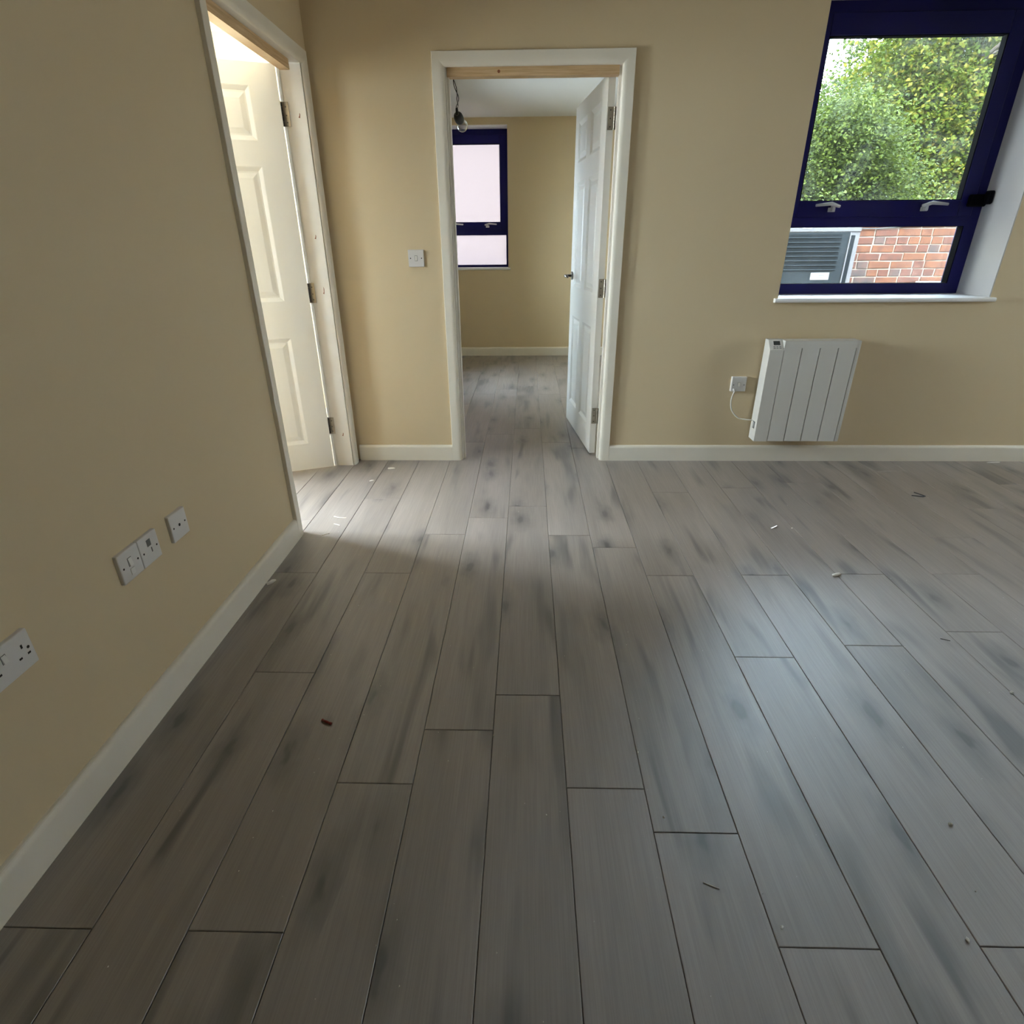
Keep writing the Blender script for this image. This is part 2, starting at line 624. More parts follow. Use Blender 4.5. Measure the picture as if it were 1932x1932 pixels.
bm = bmesh.new()
cells(bm, (-1.187, 1.20), (YW, YP), (0, ZC), [DOOR_B], 'y')
cells(bm, (1.20, XR + 0.2), (YW, YE), (0, ZC), [WIN_A, WIN_B], 'y')
structure('wall_back', bm, 'cream_paint', 'cream painted back wall with a doorway and a deep window opening', 'wall')
bm = bmesh.new()
cells(bm, (YB, YW), (XL2, XW), (0, ZC), [DOOR_L], 'x')
structure('wall_left', bm, 'cream_paint', 'cream painted wall along the left with sockets low down', 'wall')
bm = bmesh.new()
cells(bm, (YB - 0.2, YW), (XR, XR + 0.2), (0, ZC), [WIN_R], 'x')
structure('wall_right', bm, 'cream_paint', 'cream painted end wall to the right out of frame', 'wall')
bm = bmesh.new()
box(bm, XL2, XR, YB - 0.2, YB, 0, ZC)
structure('wall_front', bm, 'cream_paint', 'cream painted wall behind the viewpoint', 'wall')
# back room
bm = bmesh.new()
cells(bm, (XB0 - 0.1, XB1 + 0.3), (YF, YFO), (0, ZC), [WIN_F], 'y')
structure('wall_far', bm, 'cream_paint', 'cream far wall of the back room beyond the doorway', 'wall')
bm = bmesh.new()
cells(bm, (YP, YF), (XB0 - 0.1, XB0), (0, ZC), [WIN_S], 'x')
structure('wall_back_room_left', bm, 'cream_paint', 'cream left side wall of the back room', 'wall')
bm = bmesh.new()
box(bm, XB1, XB1 + 0.3, YE, YF, 0, ZC)
box(bm, XB1, 1.20, YP, YE, 0, ZC)
structure('wall_back_room_right', bm, 'cream_paint', 'cream right side wall of the back room behind the open door', 'wall')
# left room
bm = bmesh.new()
cells(bm, (LY0 - 0.1, LY1 + 0.1), (LX0 - 0.12, LX0), (0, ZC), [WIN_L, WIN_M], 'x')
structure('wall_left_room_outer', bm, 'cream_paint', 'cream outer wall of the left room with its window', 'wall')
bm = bmesh.new()
box(bm, LX0, XB0 - 0.1, LY1, LY1 + 0.1, 0, ZC)
structure('wall_left_room_far', bm, 'cream_paint', 'bright cream wall seen above the open left door', 'wall')
bm = bmesh.new()
box(bm, LX0, XL2, LY0 - 0.1, LY0, 0, ZC)
structure('wall_left_room_near', bm, 'cream_paint', 'cream near wall of the left room', 'wall')

bm = bmesh.new()
box(bm, LX0 - 0.12, XR + 0.2, YB - 0.2, YE, ZC, ZC + 0.16)
box(bm, LX0 - 0.12, XB1 + 0.3, YE, YFO, ZC, ZC + 0.16)
structure('ceiling', bm, 'ceiling_paint', 'white painted ceiling over the rooms', 'ceiling')

# ------------------------------------------------------------------ floor of planks
bm = bmesh.new()
box(bm, LX0, XR, YB, LY1, -0.10, -0.012)
box(bm, XB0, XB1, LY1, YF, -0.10, -0.012)
floor = structure('floor', bm, 'subfloor', 'grey oak effect laminate plank floor running towards the doorway', 'floor')
JOINT = {0: 2.03, 1: 2.79, 2: 2.031, 3: 2.381, 4: 2.561, 5: 2.701, 6: 2.377, 7: 2.261, 8: 2.025, 9: 2.888,
         10: 2.034, 11: 1.584, 12: 2.047, 13: 1.665, 14: 2.052}
PLANK_ME = {}


def plank_mesh(w, l):
    key = (round(w, 3), round(l, 3))
    if key in PLANK_ME:
        return PLANK_ME[key]
    g, c, th = 0.0007, 0.0013, 0.012
    x, y = w / 2 - g, l / 2 - g
    vs = []
    for dx, z in ((0, -th), (0, -c), (c, 0)):
        for sx, sy in ((-1, -1), (1, -1), (1, 1), (-1, 1)):
            vs.append((sx * (x - dx), sy * (y - dx), z))
    fs = [(8, 9, 10, 11), (3, 2, 1, 0)]
    for r0 in (0, 4):
        for k in range(4):
            fs.append((r0 + k, r0 + (k + 1) % 4, r0 + 4 + (k + 1) % 4, r0 + 4 + k))
    me = bpy.data.meshes.new('plank')
    me.from_pydata(vs, [], fs)
    me.materials.append(MATS['grey_oak_plank'])
    PLANK_ME[key] = me
    return me


for col_i in range(-12, 35):
    xa, xb_ = PX0 + col_i * PW, PX0 + (col_i + 1) * PW
    xm = (xa + xb_) / 2
    if xm < XL2 + 0.02:
        ya, yb = LY0, LY1
        if xa < LX0:
            xa = LX0
    elif xm < XB1:
        ya, yb = YB, YF
    else:
        ya, yb = YB, YW
        if xb_ > XR:
            xb_ = XR
    if xb_ - xa < 0.02:
        continue
    j = JOINT.get(col_i)
    if j is None:
        j = 2.0 + ((col_i * 0.618034) % 1.0) * PL
    ys = [ya]
    k = math.ceil((ya - j) / PL)
    while j + k * PL < yb - 0.03:
        if j + k * PL > ya + 0.03:
            ys.append(j + k * PL)
        k += 1
    ys.append(yb)
    for y0, y1 in zip(ys[:-1], ys[1:]):
        o = link('plank', plank_mesh(xb_ - xa, y1 - y0), None, floor)
        o.location = ((xa + xb_) / 2, (y0 + y1) / 2, 0)

# ------------------------------------------------------------------ skirting boards (rounded top)
SK = 0.018


def sk_profile(h=0.098, t=SK):
    p = [(0, 0), (t, 0), (t, h - 0.016)]
    for k in range(1, 7):
        a = k / 6 * math.pi / 2
        p.append((t - 0.014 * (1 - math.cos(a)), h - 0.016 + 0.016 * math.sin(a)))
    p.append((0, h))
    return p


def skirting(name, runs, label, parent=None):
    bm = bmesh.new()
    for axis, wall, sgn, a0, a1 in runs:
        prism(bm, [(wall + sgn * u, v) for u, v in sk_profile()], axis, a0, a1)
    return tag(obj(name, bm, 'trim_paint', parent), label, 'skirting board', kind='structure')


skirting('baseboard_back', [('x', YW, -1, -1.050, -0.464), ('x', YW, -1, 0.513, XR)],
         'white rounded skirting board along the back wall')
skirting('baseboard_left', [('y', XW, 1, YB, 2.333)], 'white rounded skirting board along the left wall')
skirting('baseboard_right', [('y', XR, -1, YB, YW - SK)], 'white skirting board along the end wall to the right')
skirting('baseboard_front', [('x', YB, 1, XW + SK, XR - SK)], 'white skirting board behind the viewpoint')
skirting('baseboard_far', [('x', YF, -1, XB0, XB1)], 'white skirting board across the back room seen through the doorway')
skirting('baseboard_left_room', [('y', LX0, 1, LY0, LY1), ('x', LY1, -1, LX0, XB0 - 0.1)], 'white skirting board round the left room')

# ------------------------------------------------------------------ doors


def arch_profile(w=0.060, t=0.018):
    """architrave section: u from outer edge to inner edge, v away from the wall; inner edge a wide round"""
    p = [(0, 0), (0, t - 0.002), (0.002, t), (w - 0.026, t)]
    for k in range(1, 9):
        a = k / 8 * math.pi / 2
        p.append((w - 0.026 + 0.026 * math.sin(a), t - 0.014 * (1 - math.cos(a))))
    p += [(w, 0.0035), (w - 0.004, 0)]
    return p


def leaf_mesh(name, W=0.84, H=1.99, T=0.036, mat='door_paint'):
    """moulded six panel door leaf. local: x from hinge edge to lock edge, y 0..T (face at y=0 and at y=T), z up"""
    xs = [0, 0.128, 0.383, 0.487, 0.742, W]
    zs = [0, 0.16, 0.765, 0.955, 1.575, 1.682, 1.900, H]
    bm = bmesh.new()
    for face, sg in ((0.0, 1), (T, -1)):
        grid = {}
        for i, x in enumerate(xs):
            for k, z in enumerate(zs):
                grid[i, k] = bm.verts.new((x, face, z))
        for i in range(5):
            for k in range(7):
                q = [grid[i, k], grid[i + 1, k], grid[i + 1, k + 1], grid[i, k + 1]]
                if i in (1, 3) and k in (1, 3, 5):
                    prev = q
                    for ins, dep in ((0.004, 0.0015), (0.020, 0.010), (0.027, 0.010), (0.050, 0.004)):
                        x0, x1, z0, z1 = xs[i] + ins, xs[i + 1] - ins, zs[k] + ins, zs[k + 1] - ins
                        cur = [bm.verts.new(p) for p in ((x0, face + sg * dep, z0), (x1, face + sg * dep, z0),
                                                         (x1, face + sg * dep, z1), (x0, face + sg * dep, z1))]
                        for m in range(4):
                            bm.faces.new((prev[m], prev[(m + 1) % 4], cur[(m + 1) % 4], cur[m]))
                        prev = cur
                    bm.faces.new(prev)
                else:
                    bm.faces.new(q)
    # edges
    for a, b in (((0, 0), (W, 0)), ((W, 0), (W, H)), ((W, H), (0, H)), ((0, H), (0, 0))):
        bm.faces.new([bm.verts.new(p) for p in ((a[0], 0, a[1]), (b[0], 0, b[1]), (b[0], T, b[1]), (a[0], T, a[1]))])
    bmesh.ops.remove_doubles(bm, verts=bm.verts, dist=0.00005)
    return bm


def lever_handle(parent, T):
    for face, sg in ((0.0, -1), (T, 1)):
        bm = bmesh.new()
        cyl(bm, (0.785, face, 1.02), (0.785, face + sg * 0.009, 1.02), 0.026, 20)
        rose = obj('handle_rose', bm, 'handle_metal', parent)
        bm = bmesh.new()
        tube(bm, [(0.785, face + sg * 0.006, 1.02), (0.785, face + sg * 0.044, 1.02), (0.778, face + sg * 0.052, 1.02),
                  (0.755, face + sg * 0.054, 1.021), (0.675, face + sg * 0.052, 1.018)],
             [0.009, 0.009, 0.0095, 0.009, 0.008], 10)
        obj('lever', bm, 'handle_metal', rose, True)
    bm = bmesh.new()
    box(bm, 0.8395, 0.8415, 0.008, T - 0.008, 0.94, 1.10)
    obj('latch_plate', bm, 'satin_steel', parent)


# ---- doorway in the back wall
door1 = tag(empty('door_1', (0, YW, 0)), 'open white six panel door into the back room with white architrave', 'door', kind='structure')
YO = YW  # parts below are given in world numbers and shifted


def wob(name, bm, mat, parent, origin, smooth=False):
    bmesh.ops.translate(bm, verts=bm.verts, vec=-Vector(origin))
    return obj(name, bm, mat, parent, smooth)


o1 = (0, YW, 0)
ax0, ax1, az = -0.465, 0.513, 2.070
prof = arch_profile()
bm = bmesh.new()
prism(bm, [(ax0 + u, YW - v) for u, v in prof], 'z', 0, az - 0.001)
for v in bm.verts:      # mitre
    if v.co.z > 1:
        v.co.z = az - (v.co.x - ax0)
wob('architrave', bm, 'trim_paint', door1, o1)
bm = bmesh.new()
prism(bm, [(ax1 - u, YW - v) for u, v in prof], 'z', 0, az - 0.001)
for v in bm.verts:
    if v.co.z > 1:
        v.co.z = az - (ax1 - v.co.x)
wob('architrave', bm, 'trim_paint', door1, o1)
bm = bmesh.new()
prism(bm, [(YW - v, az - u) for u, v in prof], 'x', ax0, ax1)
for v in bm.verts:
    d = az - v.co.z
    v.co.x = ax0 + d if v.co.x < 0 else ax1 - d
wob('architrave', bm, 'trim_paint', door1, o1)
for pts_ in ('l', 'r', 't'):
    bm = bmesh.new()
    if pts_ == 'l':
        prism(bm, [(ax0 + u, YP + v) for u, v in prof], 'z', 0, az)
    elif pts_ == 'r':
        prism(bm, [(ax1 - u * 1.08, YP + v) for u, v in prof], 'z', 0, az)
    else:
        prism(bm, [(YP + v, az - u) for u, v in prof], 'x', ax0, ax1)
    wob('architrave', bm, 'trim_paint', door1, o1)
JL, JR, JT = -0.400, 0.456, 2.012
for nm, b_ in (('jamb', (DOOR_B[0], JL, YW, YP, 0, JT + 0.028)), ('jamb', (JR, DOOR_B[1], YW, YP, 0, JT + 0.028)),
               ('head_lining', (JL, JR, YW, YP, JT, JT + 0.028))):
    bm = bmesh.new()
    box(bm, *b_)
    wob(nm, bm, 'jamb_paint', door1, o1)
for b_ in ((JL, JL + 0.012, YW + 0.026, YW + 0.064, 0, JT), (JR - 0.012, JR, YW + 0.026, YW + 0.064, 0, JT)):
    bm = bmesh.new()
    box(bm, *b_)
    wob('door_stop', bm, 'jamb_paint', door1, o1)
bm = bmesh.new()
box(bm, JL + 0.004, JR - 0.014, YW + 0.012, YW + 0.062, 1.974, JT)
pine = wob('head_stop', bm, 'bare_pine', door1, o1)
pine['label'] = 'bare pine strip under the door head'
bm = bmesh.new()
for k in range(1):
    cyl(bm, (-0.142, YW + 0.0112, 1.993), (-0.142, YW + 0.0122, 1.993), 0.007, 10)
wob('pine_knot', bm, 'stain_brown', pine, (0, 0, 0)).location = (0, -0.0, 0)
pine.children[0].location = (0, -YW, 0)
bm = bmesh.new()
box(bm, JL, JL + 0.0025, YW + 0.066, YW + 0.092, 0.92, 1.06)
wob('strike_plate', bm, 'satin_steel', door1, o1)

PIN1 = (0.440, YP + 0.006)
T = 0.036
leaf1 = obj('leaf', leaf_mesh('leaf'), 'door_paint', door1)
ang = math.radians(90 + 6.55)
# local x (hinge -> lock) points along (cos, sin); face y=0 is on the -x world side
leaf1.rotation_euler = (0, 0, ang)
# local y axis after rotation = (-sin, cos) = towards -x ; we want thickness towards +x, so start from the -x face
nx, ny = -math.sin(ang), math.cos(ang)
leaf1.location = (PIN1[0] - 0.002 , PIN1[1] - 0.004 - YW, 0.010)
lever_handle(leaf1, T)
for hz in (0.245, 0.99, 1.80):
    bm = bmesh.new()
    box(bm, -0.0015, 0.0005, 0.002, 0.031, hz - 0.050, hz + 0.050)
    h = obj('hinge', bm, 'satin_steel', leaf1)
    bm = bmesh.new()
    for s in range(5):
        cyl(bm, (-0.006, -0.003, hz - 0.05 + s * 0.02 + 0.0008), (-0.006, -0.003, hz - 0.05 + (s + 1) * 0.02 - 0.0008), 0.0065, 12)
    obj('knuckle', bm, 'satin_steel', h)
    bm = bmesh.new()
    for s in (-0.036, 0.0, 0.036):
        cyl(bm, (-0.0010, 0.018, hz + s), (-0.0022, 0.018, hz + s), 0.0035, 8)
    obj('hinge_screw', bm, 'dark_metal', h)
    bm = bmesh.new()
    box(bm, JR - 0.0015, JR + 0.0005, YP - 0.032, YP + 0.001, hz + 0.01 - 0.05, hz + 0.01 + 0.05)
    wob('hinge_plate', bm, 'dark_metal', door1, o1)

# ---- doorway in the left wall
door2 = tag(empty('door_2', (XW, 0, 0)), 'open white six panel door in the left wall near the corner', 'door', kind='structure')
o2 = (XW, 0, 0)
ay0, ay1 = 2.333, 3.362
bm = bmesh.new()
prism(bm, [(XW + v, ay0 + u) for u, v in prof], 'z', 0, az - 0.001)
for v in bm.verts:
    if v.co.z > 1:
        v.co.z = az - (v.co.y - ay0)
wob('architrave', bm, 'trim_paint', door2, o2)
bm = bmesh.new()
prism(bm, [(XW + v, ay1 - u) for u, v in prof], 'z', 0, az - 0.001)
for v in bm.verts:
    if v.co.z > 1:
        v.co.z = az - (ay1 - v.co.y)
wob('architrave', bm, 'trim_paint', door2, o2)
bm = bmesh.new()
prism(bm, [(XW + v, az - u) for u, v in prof], 'y', ay0, ay1)
for v in bm.verts:
    d = az - v.co.z
    v.co.y = ay0 + d if v.co.y < 2.8 else ay1 - d
wob('architrave', bm, 'trim_paint', door2, o2)
KN, KF = 2.400, 3.297
for nm, b_ in (('jamb', (XL2, XW, DOOR_L[0], KN, 0, JT + 0.028)), ('jamb', (XL2, XW, KF, DOOR_L[1], 0, JT + 0.028)),
               ('head_lining', (XL2, XW, KN, KF, JT, JT + 0.028))):
    bm = bmesh.new()
    box(bm, *b_)
    wob(nm, bm, 'jamb_paint', door2, o2)
for b_ in ((XL2 + 0.040, XL2 + 0.078, KN, KN + 0.012, 0, JT), (XL2, XL2 + 0.014, KF - 0.004, KF, 0, JT)):
    bm = bmesh.new()
    box(bm, *b_)
    wob('door_stop', bm, 'jamb_paint', door2, o2)
bm = bmesh.new()
box(bm, XL2 + 0.038, XL2 + 0.084, KN + 0.012, 3.238, 1.972, JT)
pine2 = wob('head_stop', bm, 'bare_pine', door2, o2)
pine2['label'] = 'bare pine strip under the left door head'
for (px_, pz_) in ((-1.108, 1.80), (-1.112, 1.27), (-1.108, 1.00), (-1.112, 0.195)):
    bm = bmesh.new()
    zz = 0.010 if pz_ != 1.0 else 0.02
    vs = [bm.verts.new((px_ + dx, KF - dy, pz_ + dz)) for dy in (0.0, 0.0008) for dx, dz in
          ((-0.004, -0.003), (0.003, -0.006), (0.006, zz), (0.003, zz * 1.6), (0.001, 0.004))]
    bm.faces.new(vs[:5])
    bm.faces.new(vs[5:])
    for k in range(5):
        bm.faces.new((vs[k], vs[(k + 1) % 5], vs[5 + (k + 1) % 5], vs[5 + k]))
    wob('knot_mark', bm, 'stain_brown', door2, o2)

PIN2 = (XL2 - 0.006, 3.292)
leaf2 = obj('leaf', leaf_mesh('leaf'), 'door_paint', door2)
ang2 = math.atan2(-0.38, -0.925)
leaf2.rotation_euler = (0, 0, ang2)
# local +y after rotation = (-sin, cos) = (0.38,-0.925): towards the camera; pin is at the far face
leaf2.location = (PIN2[0] + 0.002 - XW, PIN2[1] - 0.001, 0.010)
lever_handle(leaf2, T)
for hz in (0.245, 0.99, 1.80):
    bm = bmesh.new()
    box(bm, -0.0015, 0.0005, 0.002, 0.032, hz - 0.05, hz + 0.05)
    h = obj('hinge', bm, 'dark_metal', leaf2)
    bm = bmesh.new()
    for s in range(5):
        cyl(bm, (-0.006, -0.003, hz - 0.05 + s * 0.02 + 0.0008), (-0.006, -0.003, hz - 0.05 + (s + 1) * 0.02 - 0.0008), 0.0065, 12)
    obj('knuckle', bm, 'dark_metal', h)
    bm = bmesh.new()
    box(bm, XL2 - 0.002, XL2 + 0.034, KF - 0.0055, KF - 0.0035, hz + 0.01 - 0.05, hz + 0.01 + 0.05)
    hp = wob('hinge_plate', bm, 'satin_steel', door2, o2)
    bm = bmesh.new()
    for s in (-0.034, -0.005, 0.03):
        cyl(bm, (0.020 + XL2 - XW, KF - 0.0058, hz + 0.01 + s), (0.020 + XL2 - XW, KF - 0.0048, hz + 0.01 + s), 0.0035, 8)
    obj('hinge_screw', bm, 'dark_metal', hp)

# ------------------------------------------------------------------ windows


def pushbar_handle(parent, x, z, y, d):
    """window lever: base, neck and arm pointing along d (+1/-1)"""
    bm = bmesh.new()
    box(bm, x - 0.020, x + 0.020, y - 0.006, y, z - 0.030, z - 0.008)
    box(bm, x - 0.008, x + 0.008, y - 0.030, y - 0.004, z - 0.028, z + 0.004)
    bmesh.ops.bevel(bm, geom=list(bm.edges), offset=0.002, segments=1, affect='EDGES')
    h = obj('handle', bm, 'alloy_grey', parent)
    bm = bmesh.new()
    tube(bm, [(x - d * 0.030, y - 0.030, z - 0.004), (x - d * 0.006, y - 0.033, z + 0.002), (x + d * 0.02, y - 0.036, z + 0.010),
              (x + d * 0.105, y - 0.036, z + 0.002)], [0.0075, 0.009, 0.010, 0.007], 10)
    obj('lever', bm, 'alloy_grey', h, True)


def frame_ring(bm, x0, x1, y0, y1, z0, z1, l, r, b, t):
    box(bm, x0, x0 + l, y0, y1, z0, z1)
    box(bm, x1 - r, x1, y0, y1, z0, z1)
    box(bm, x0 + l, x1 - r, y0, y1, z0, z0 + b)
    box(bm, x0 + l, x1 - r, y0, y1, z1 - t, z1)


def window(name, label, x0, x1, z0, z1, ywall, yframe, zt0, zt1, top, glass, sides=0.130, low_side=0.068, bottom=0.055,
           handles=(), reveal='reveal_paint', sillproud=0.03):
    """two light window in a wall facing -y. ywall: inner wall face; yframe: inner face of the frame.
    zt0..zt1: transom band, top: height of the head band"""
    e = tag(empty(name, ((x0 + x1) / 2, yframe, z0)), label, 'window', kind='structure')
    og = ((x0 + x1) / 2, yframe, z0)
    yb = yframe + 0.07
    bm = bmesh.new()
    fr = 0.060
    frame_ring(bm, x0, x1, yframe + 0.008, yb, z0, z1, low_side, low_side, bottom, fr)
    box(bm, x0 + low_side, x1 - low_side, yframe + 0.008, yb, zt0, zt0 + 0.055)
    frame_o = wob('frame', bm, 'navy_frame', e, og)
    bm = bmesh.new()
    sx0, sx1, sz0, sz1 = x0 + low_side - 0.014, x1 - low_side + 0.014, zt0 + 0.048, z1 - fr + 0.012
    frame_ring(bm, sx0, sx1, yframe, yframe + 0.05, sz0, sz1, sides - low_side + 0.014, sides - low_side + 0.014,
               zt1 - sz0, top - fr + 0.012)
    bmesh.ops.bevel(bm, geom=list(bm.edges), offset=0.003, segments=1, affect='EDGES')
    sash = wob('sash', bm, 'navy_frame', e, og)
    gx0, gx1, gz0, gz1 = x0 + sides, x1 - sides, zt1, z1 - top
    bm = bmesh.new()
    frame_ring(bm, gx0 - 0.004, gx1 + 0.004, yframe + 0.003, yframe + 0.0415, gz0 - 0.004, gz1 + 0.004, 0.009, 0.009, 0.006, 0.008)
    g = wob('gasket', bm, 'gasket_black', sash, og)
    bm = bmesh.new()
    box(bm, gx0 - 0.006, gx1 + 0.006, yframe + 0.042, yframe + 0.048, gz0 - 0.006, gz1 + 0.006)
    wob('pane', bm, glass, e, og)
    bm = bmesh.new()
    box(bm, x0 + low_side - 0.006, x1 - low_side + 0.006, yframe + 0.058, yframe + 0.064, z0 + bottom - 0.006, zt0 + 0.006)
    wob('pane', bm, glass, e, og)
    bm = bmesh.new()
    frame_ring(bm, x0 + low_side - 0.004, x1 - low_side + 0.004, yframe + 0.011, yframe + 0.0575, z0 + bottom - 0.004, zt0 + 0.004, 0.008, 0.008, 0.006, 0.006)
    wob('gasket', bm, 'gasket_black', frame_o, og)
    for hx, d in handles:
        pushbar_handle(sash, hx - og[0], zt1 - 0.026 - og[2], 0, d)
    # white reveals
    bm = bmesh.new()
    box(bm, x1 - 0.0005, x1 + 0.012, ywall + 0.001, yframe + 0.07, z0 - 0.01, z1 + 0.012)
    box(bm, x0 - 0.012, x0 + 0.0005, ywall + 0.001, yframe + 0.07, z0 - 0.01, z1 + 0.012)
    box(bm, x0 - 0.012, x1 + 0.012, ywall + 0.001, yframe + 0.07, z1 - 0.0005, z1 + 0.012)
    wob('reveal', bm, reveal, e, og)
    # sill board
    bm = bmesh.new()
    ext = 0.022
    pr = [(yframe + 0.01, z0 - 0.022), (yframe + 0.01, z0), (ywall - sillproud + 0.008, z0)]
    for k in range(1, 7):
        a = k / 6 * math.pi
        pr.append((ywall - sillproud + 0.008 - 0.008 * math.sin(a), z0 - 0.011 + 0.011 * math.cos(a)))
    prism(bm, pr, 'x', x0 - ext if sillproud > 0 else x0, x1 + ext if sillproud > 0 else x1)
    wob('sill', bm, 'bright_white', e, og)
    # outside sill
    bm = bmesh.new()
    box(bm, x0, x1, yb - 0.01, yb + 0.12, z0 - 0.03, z0 - 0.002)
    wob('outer_sill', bm, 'navy_frame', e, og)
    return e


YWF = 3.668
win1 = window('window_1', 'blue framed window above the heater with trees and brick wall outside', WIN_A[0], WIN_A[1] - 0.006, 0.951, 2.313, YW, YWF,
       1.308, 1.439, 0.141, 'window_glass', handles=((1.705, -1), (2.215, 1)))
bm = bmesh.new()
box(bm, 2.440, 2.528, 3.632, 3.668, 1.402, 1.462)
box(bm, 2.505, 2.536, 3.600, 3.640, 1.412, 1.478)
bmesh.ops.bevel(bm, geom=list(bm.edges), offset=0.006, segments=1, affect='EDGES')
wob('stay_block', bm, 'gasket_black', win1, win1.location)['label'] = 'black window stay block'
window('window_2', 'blue framed window out of frame to the right on the back wall', WIN_B[0], WIN_B[1], 0.951, 2.285, YW, YWF,
       1.308, 1.439, 0.113, 'window_glass', handles=((3.57, -1), (4.08, 1)))
window('window_4', 'frosted blue framed window in the back room beyond the doorway', WIN_F[0], WIN_F[1], 0.978, 2.342, YF, 7.29,
       1.318, 1.449, 0.135, 'frosted_glass', sides=0.090, low_side=0.024, bottom=0.022, handles=((-0.835, 1), (-0.455, 1)), reveal='bright_white', sillproud=0.012)


def side_window(name, label, xin, y0, y1, z0, z1, sg=1):
    e = tag(empty(name, (xin, (y0 + y1) / 2, z0)), label, 'window', kind='structure')
    og = (xin, (y0 + y1) / 2, z0)
    bm = bmesh.new()
    ym = (y0 + y1) / 2
    for b_ in ((y0, y0 + .05, z0, z1), (y1 - .05, y1, z0, z1), (y0, y1, z0, z0 + .05), (y0, y1, z1 - .05, z1), (ym - .03, ym + .03, z0, z1)):
        box(bm, min(xin - sg * 0.09, xin - sg * 0.03), max(xin - sg * 0.09, xin - sg * 0.03), *b_)
    wob('frame', bm, 'navy_frame', e, og)
    for a, b_ in ((y0 + .05, ym - .03), (ym + .03, y1 - .05)):
        bm = bmesh.new()
        box(bm, min(xin - sg * 0.066, xin - sg * 0.060), max(xin - sg * 0.066, xin - sg * 0.060), a, b_, z0 + .05, z1 - .05)
        wob('pane', bm, 'window_glass', e, og)
    return e


side_window('window_5', 'blue framed window lighting the left room', LX0, *WIN_L)
side_window('window_8', 'wider blue framed window lighting the left room', LX0, *WIN_M)
side_window('added_window_6', 'blue framed window added in the side wall to light the back room', XB0, *WIN_S)  # unseen window added so light reaches the open leaf and floor

side_window('added_window_7', 'blue framed window added in the end wall to light the room from the right', XR, *WIN_R, sg=-1)  # unseen window added to give the main room its fill

portal('portal_window_1', ((WIN_A[0] + WIN_A[1]) / 2, YWF + 0.09, 1.62), (0, -1, 0), 1.15, 1.34)
portal('portal_window_2', ((WIN_B[0] + WIN_B[1]) / 2, YWF + 0.09, 1.62), (0, -1, 0), 1.15, 1.34)
portal('portal_window_4', ((WIN_F[0] + WIN_F[1]) / 2, YFO - 0.02, 1.66), (0, -1, 0), 0.84, 1.36)
portal('portal_window_5', (LX0 - 0.115, (WIN_L[0] + WIN_L[1]) / 2, (WIN_L[2] + WIN_L[3]) / 2), (1, 0, 0), WIN_L[1] - WIN_L[0], WIN_L[3] - WIN_L[2])
portal('portal_window_8', (LX0 - 0.115, (WIN_M[0] + WIN_M[1]) / 2, (WIN_M[2] + WIN_M[3]) / 2), (1, 0, 0), WIN_M[1] - WIN_M[0], WIN_M[3] - WIN_M[2])
portal('portal_window_6', (XB0 - 0.098, (WIN_S[0] + WIN_S[1]) / 2, (WIN_S[2] + WIN_S[3]) / 2), (1, 0, 0), WIN_S[1] - WIN_S[0], WIN_S[3] - WIN_S[2])

# ------------------------------------------------------------------ electrical plates


def plate(parent, name, w, h, d, x=0.0, mat='white_plastic'):
    bm = bmesh.new()
    box(bm, x - w / 2, x + w / 2, -d, 0, -h / 2, h / 2)
    front = [e for e in bm.edges if all(v.co.y < -d * 0.5 for v in e.verts)]
    side = [e for e in bm.edges if abs(e.verts[0].co.y - e.verts[1].co.y) > d * 0.5]
    bmesh.ops.bevel(bm, geom=front + side, offset=min(0.0035, d * 0.4), segments=3, affect='EDGES', profile=0.6)
    return obj(name, bm, mat, parent)


def screw(parent, x, z, d, r=0.0030):
    bm = bmesh.new()
    cyl(bm, (x, -d - 0.0004, z), (x, -d + 0.002, z), r, 12)
    return obj('screw', bm, 'dark_hole', parent)


def slot(parent, name, x, z, w, h, d, mat='dark_hole', proud=0.0004, deep=0.003):
    bm = bmesh.new()
    box(bm, x - w / 2, x + w / 2, -d - proud, -d + deep, z - h / 2, z + h / 2)
    return obj(name, bm, mat, parent)


def rocker(parent, x, z, w, h, d, tilt=0.003, horizontal=False):
    slot(parent, 'rocker_gap', x, z, w + 0.003, h + 0.003, d, 'grey_plastic', 0.0003)
    bm = bmesh.new()
    vs = box(bm, x - w / 2, x + w / 2, -d - 0.0012, -d + 0.003, z - h / 2, z + h / 2)
    for v in vs:
        if v.co.y < -d and v.co.z < z:
            v.co.y -= tilt
    return obj('rocker', bm, 'rocker_plastic', parent)


D9 = 0.011
# light switch on the back wall
sw = tag(empty('light_switch', (-0.607, YW, 1.167)), 'white single light switch on the cream wall left of the back doorway', 'light switch')
plate(sw, 'plate', 0.086, 0.086, D9)
screw(sw, -0.030, 0, D9)
screw(sw, 0.030, 0, D9)
rocker(sw, 0.0, 0.0, 0.012, 0.024, D9)

# fused spur beside the heater
fs = tag(empty('fused_spur', (1.246, YW, 0.478)), 'white switched fused outlet with a flex, left of the electric heater', 'wall outlet')
plate(fs, 'plate', 0.086, 0.086, 0.020)
screw(fs, -0.030, -0.004, 0.020)
screw(fs, 0.030, -0.004, 0.020)
rocker(fs, 0.0, -0.002, 0.014, 0.022, 0.020)
bm = bmesh.new()
tube(bm, [(-0.026, -0.020, -0.028), (-0.026, -0.030, -0.034), (-0.026, -0.031, -0.044)], 0.0065, 10)
obj('cord_grip', bm, 'white_plastic', fs, True)

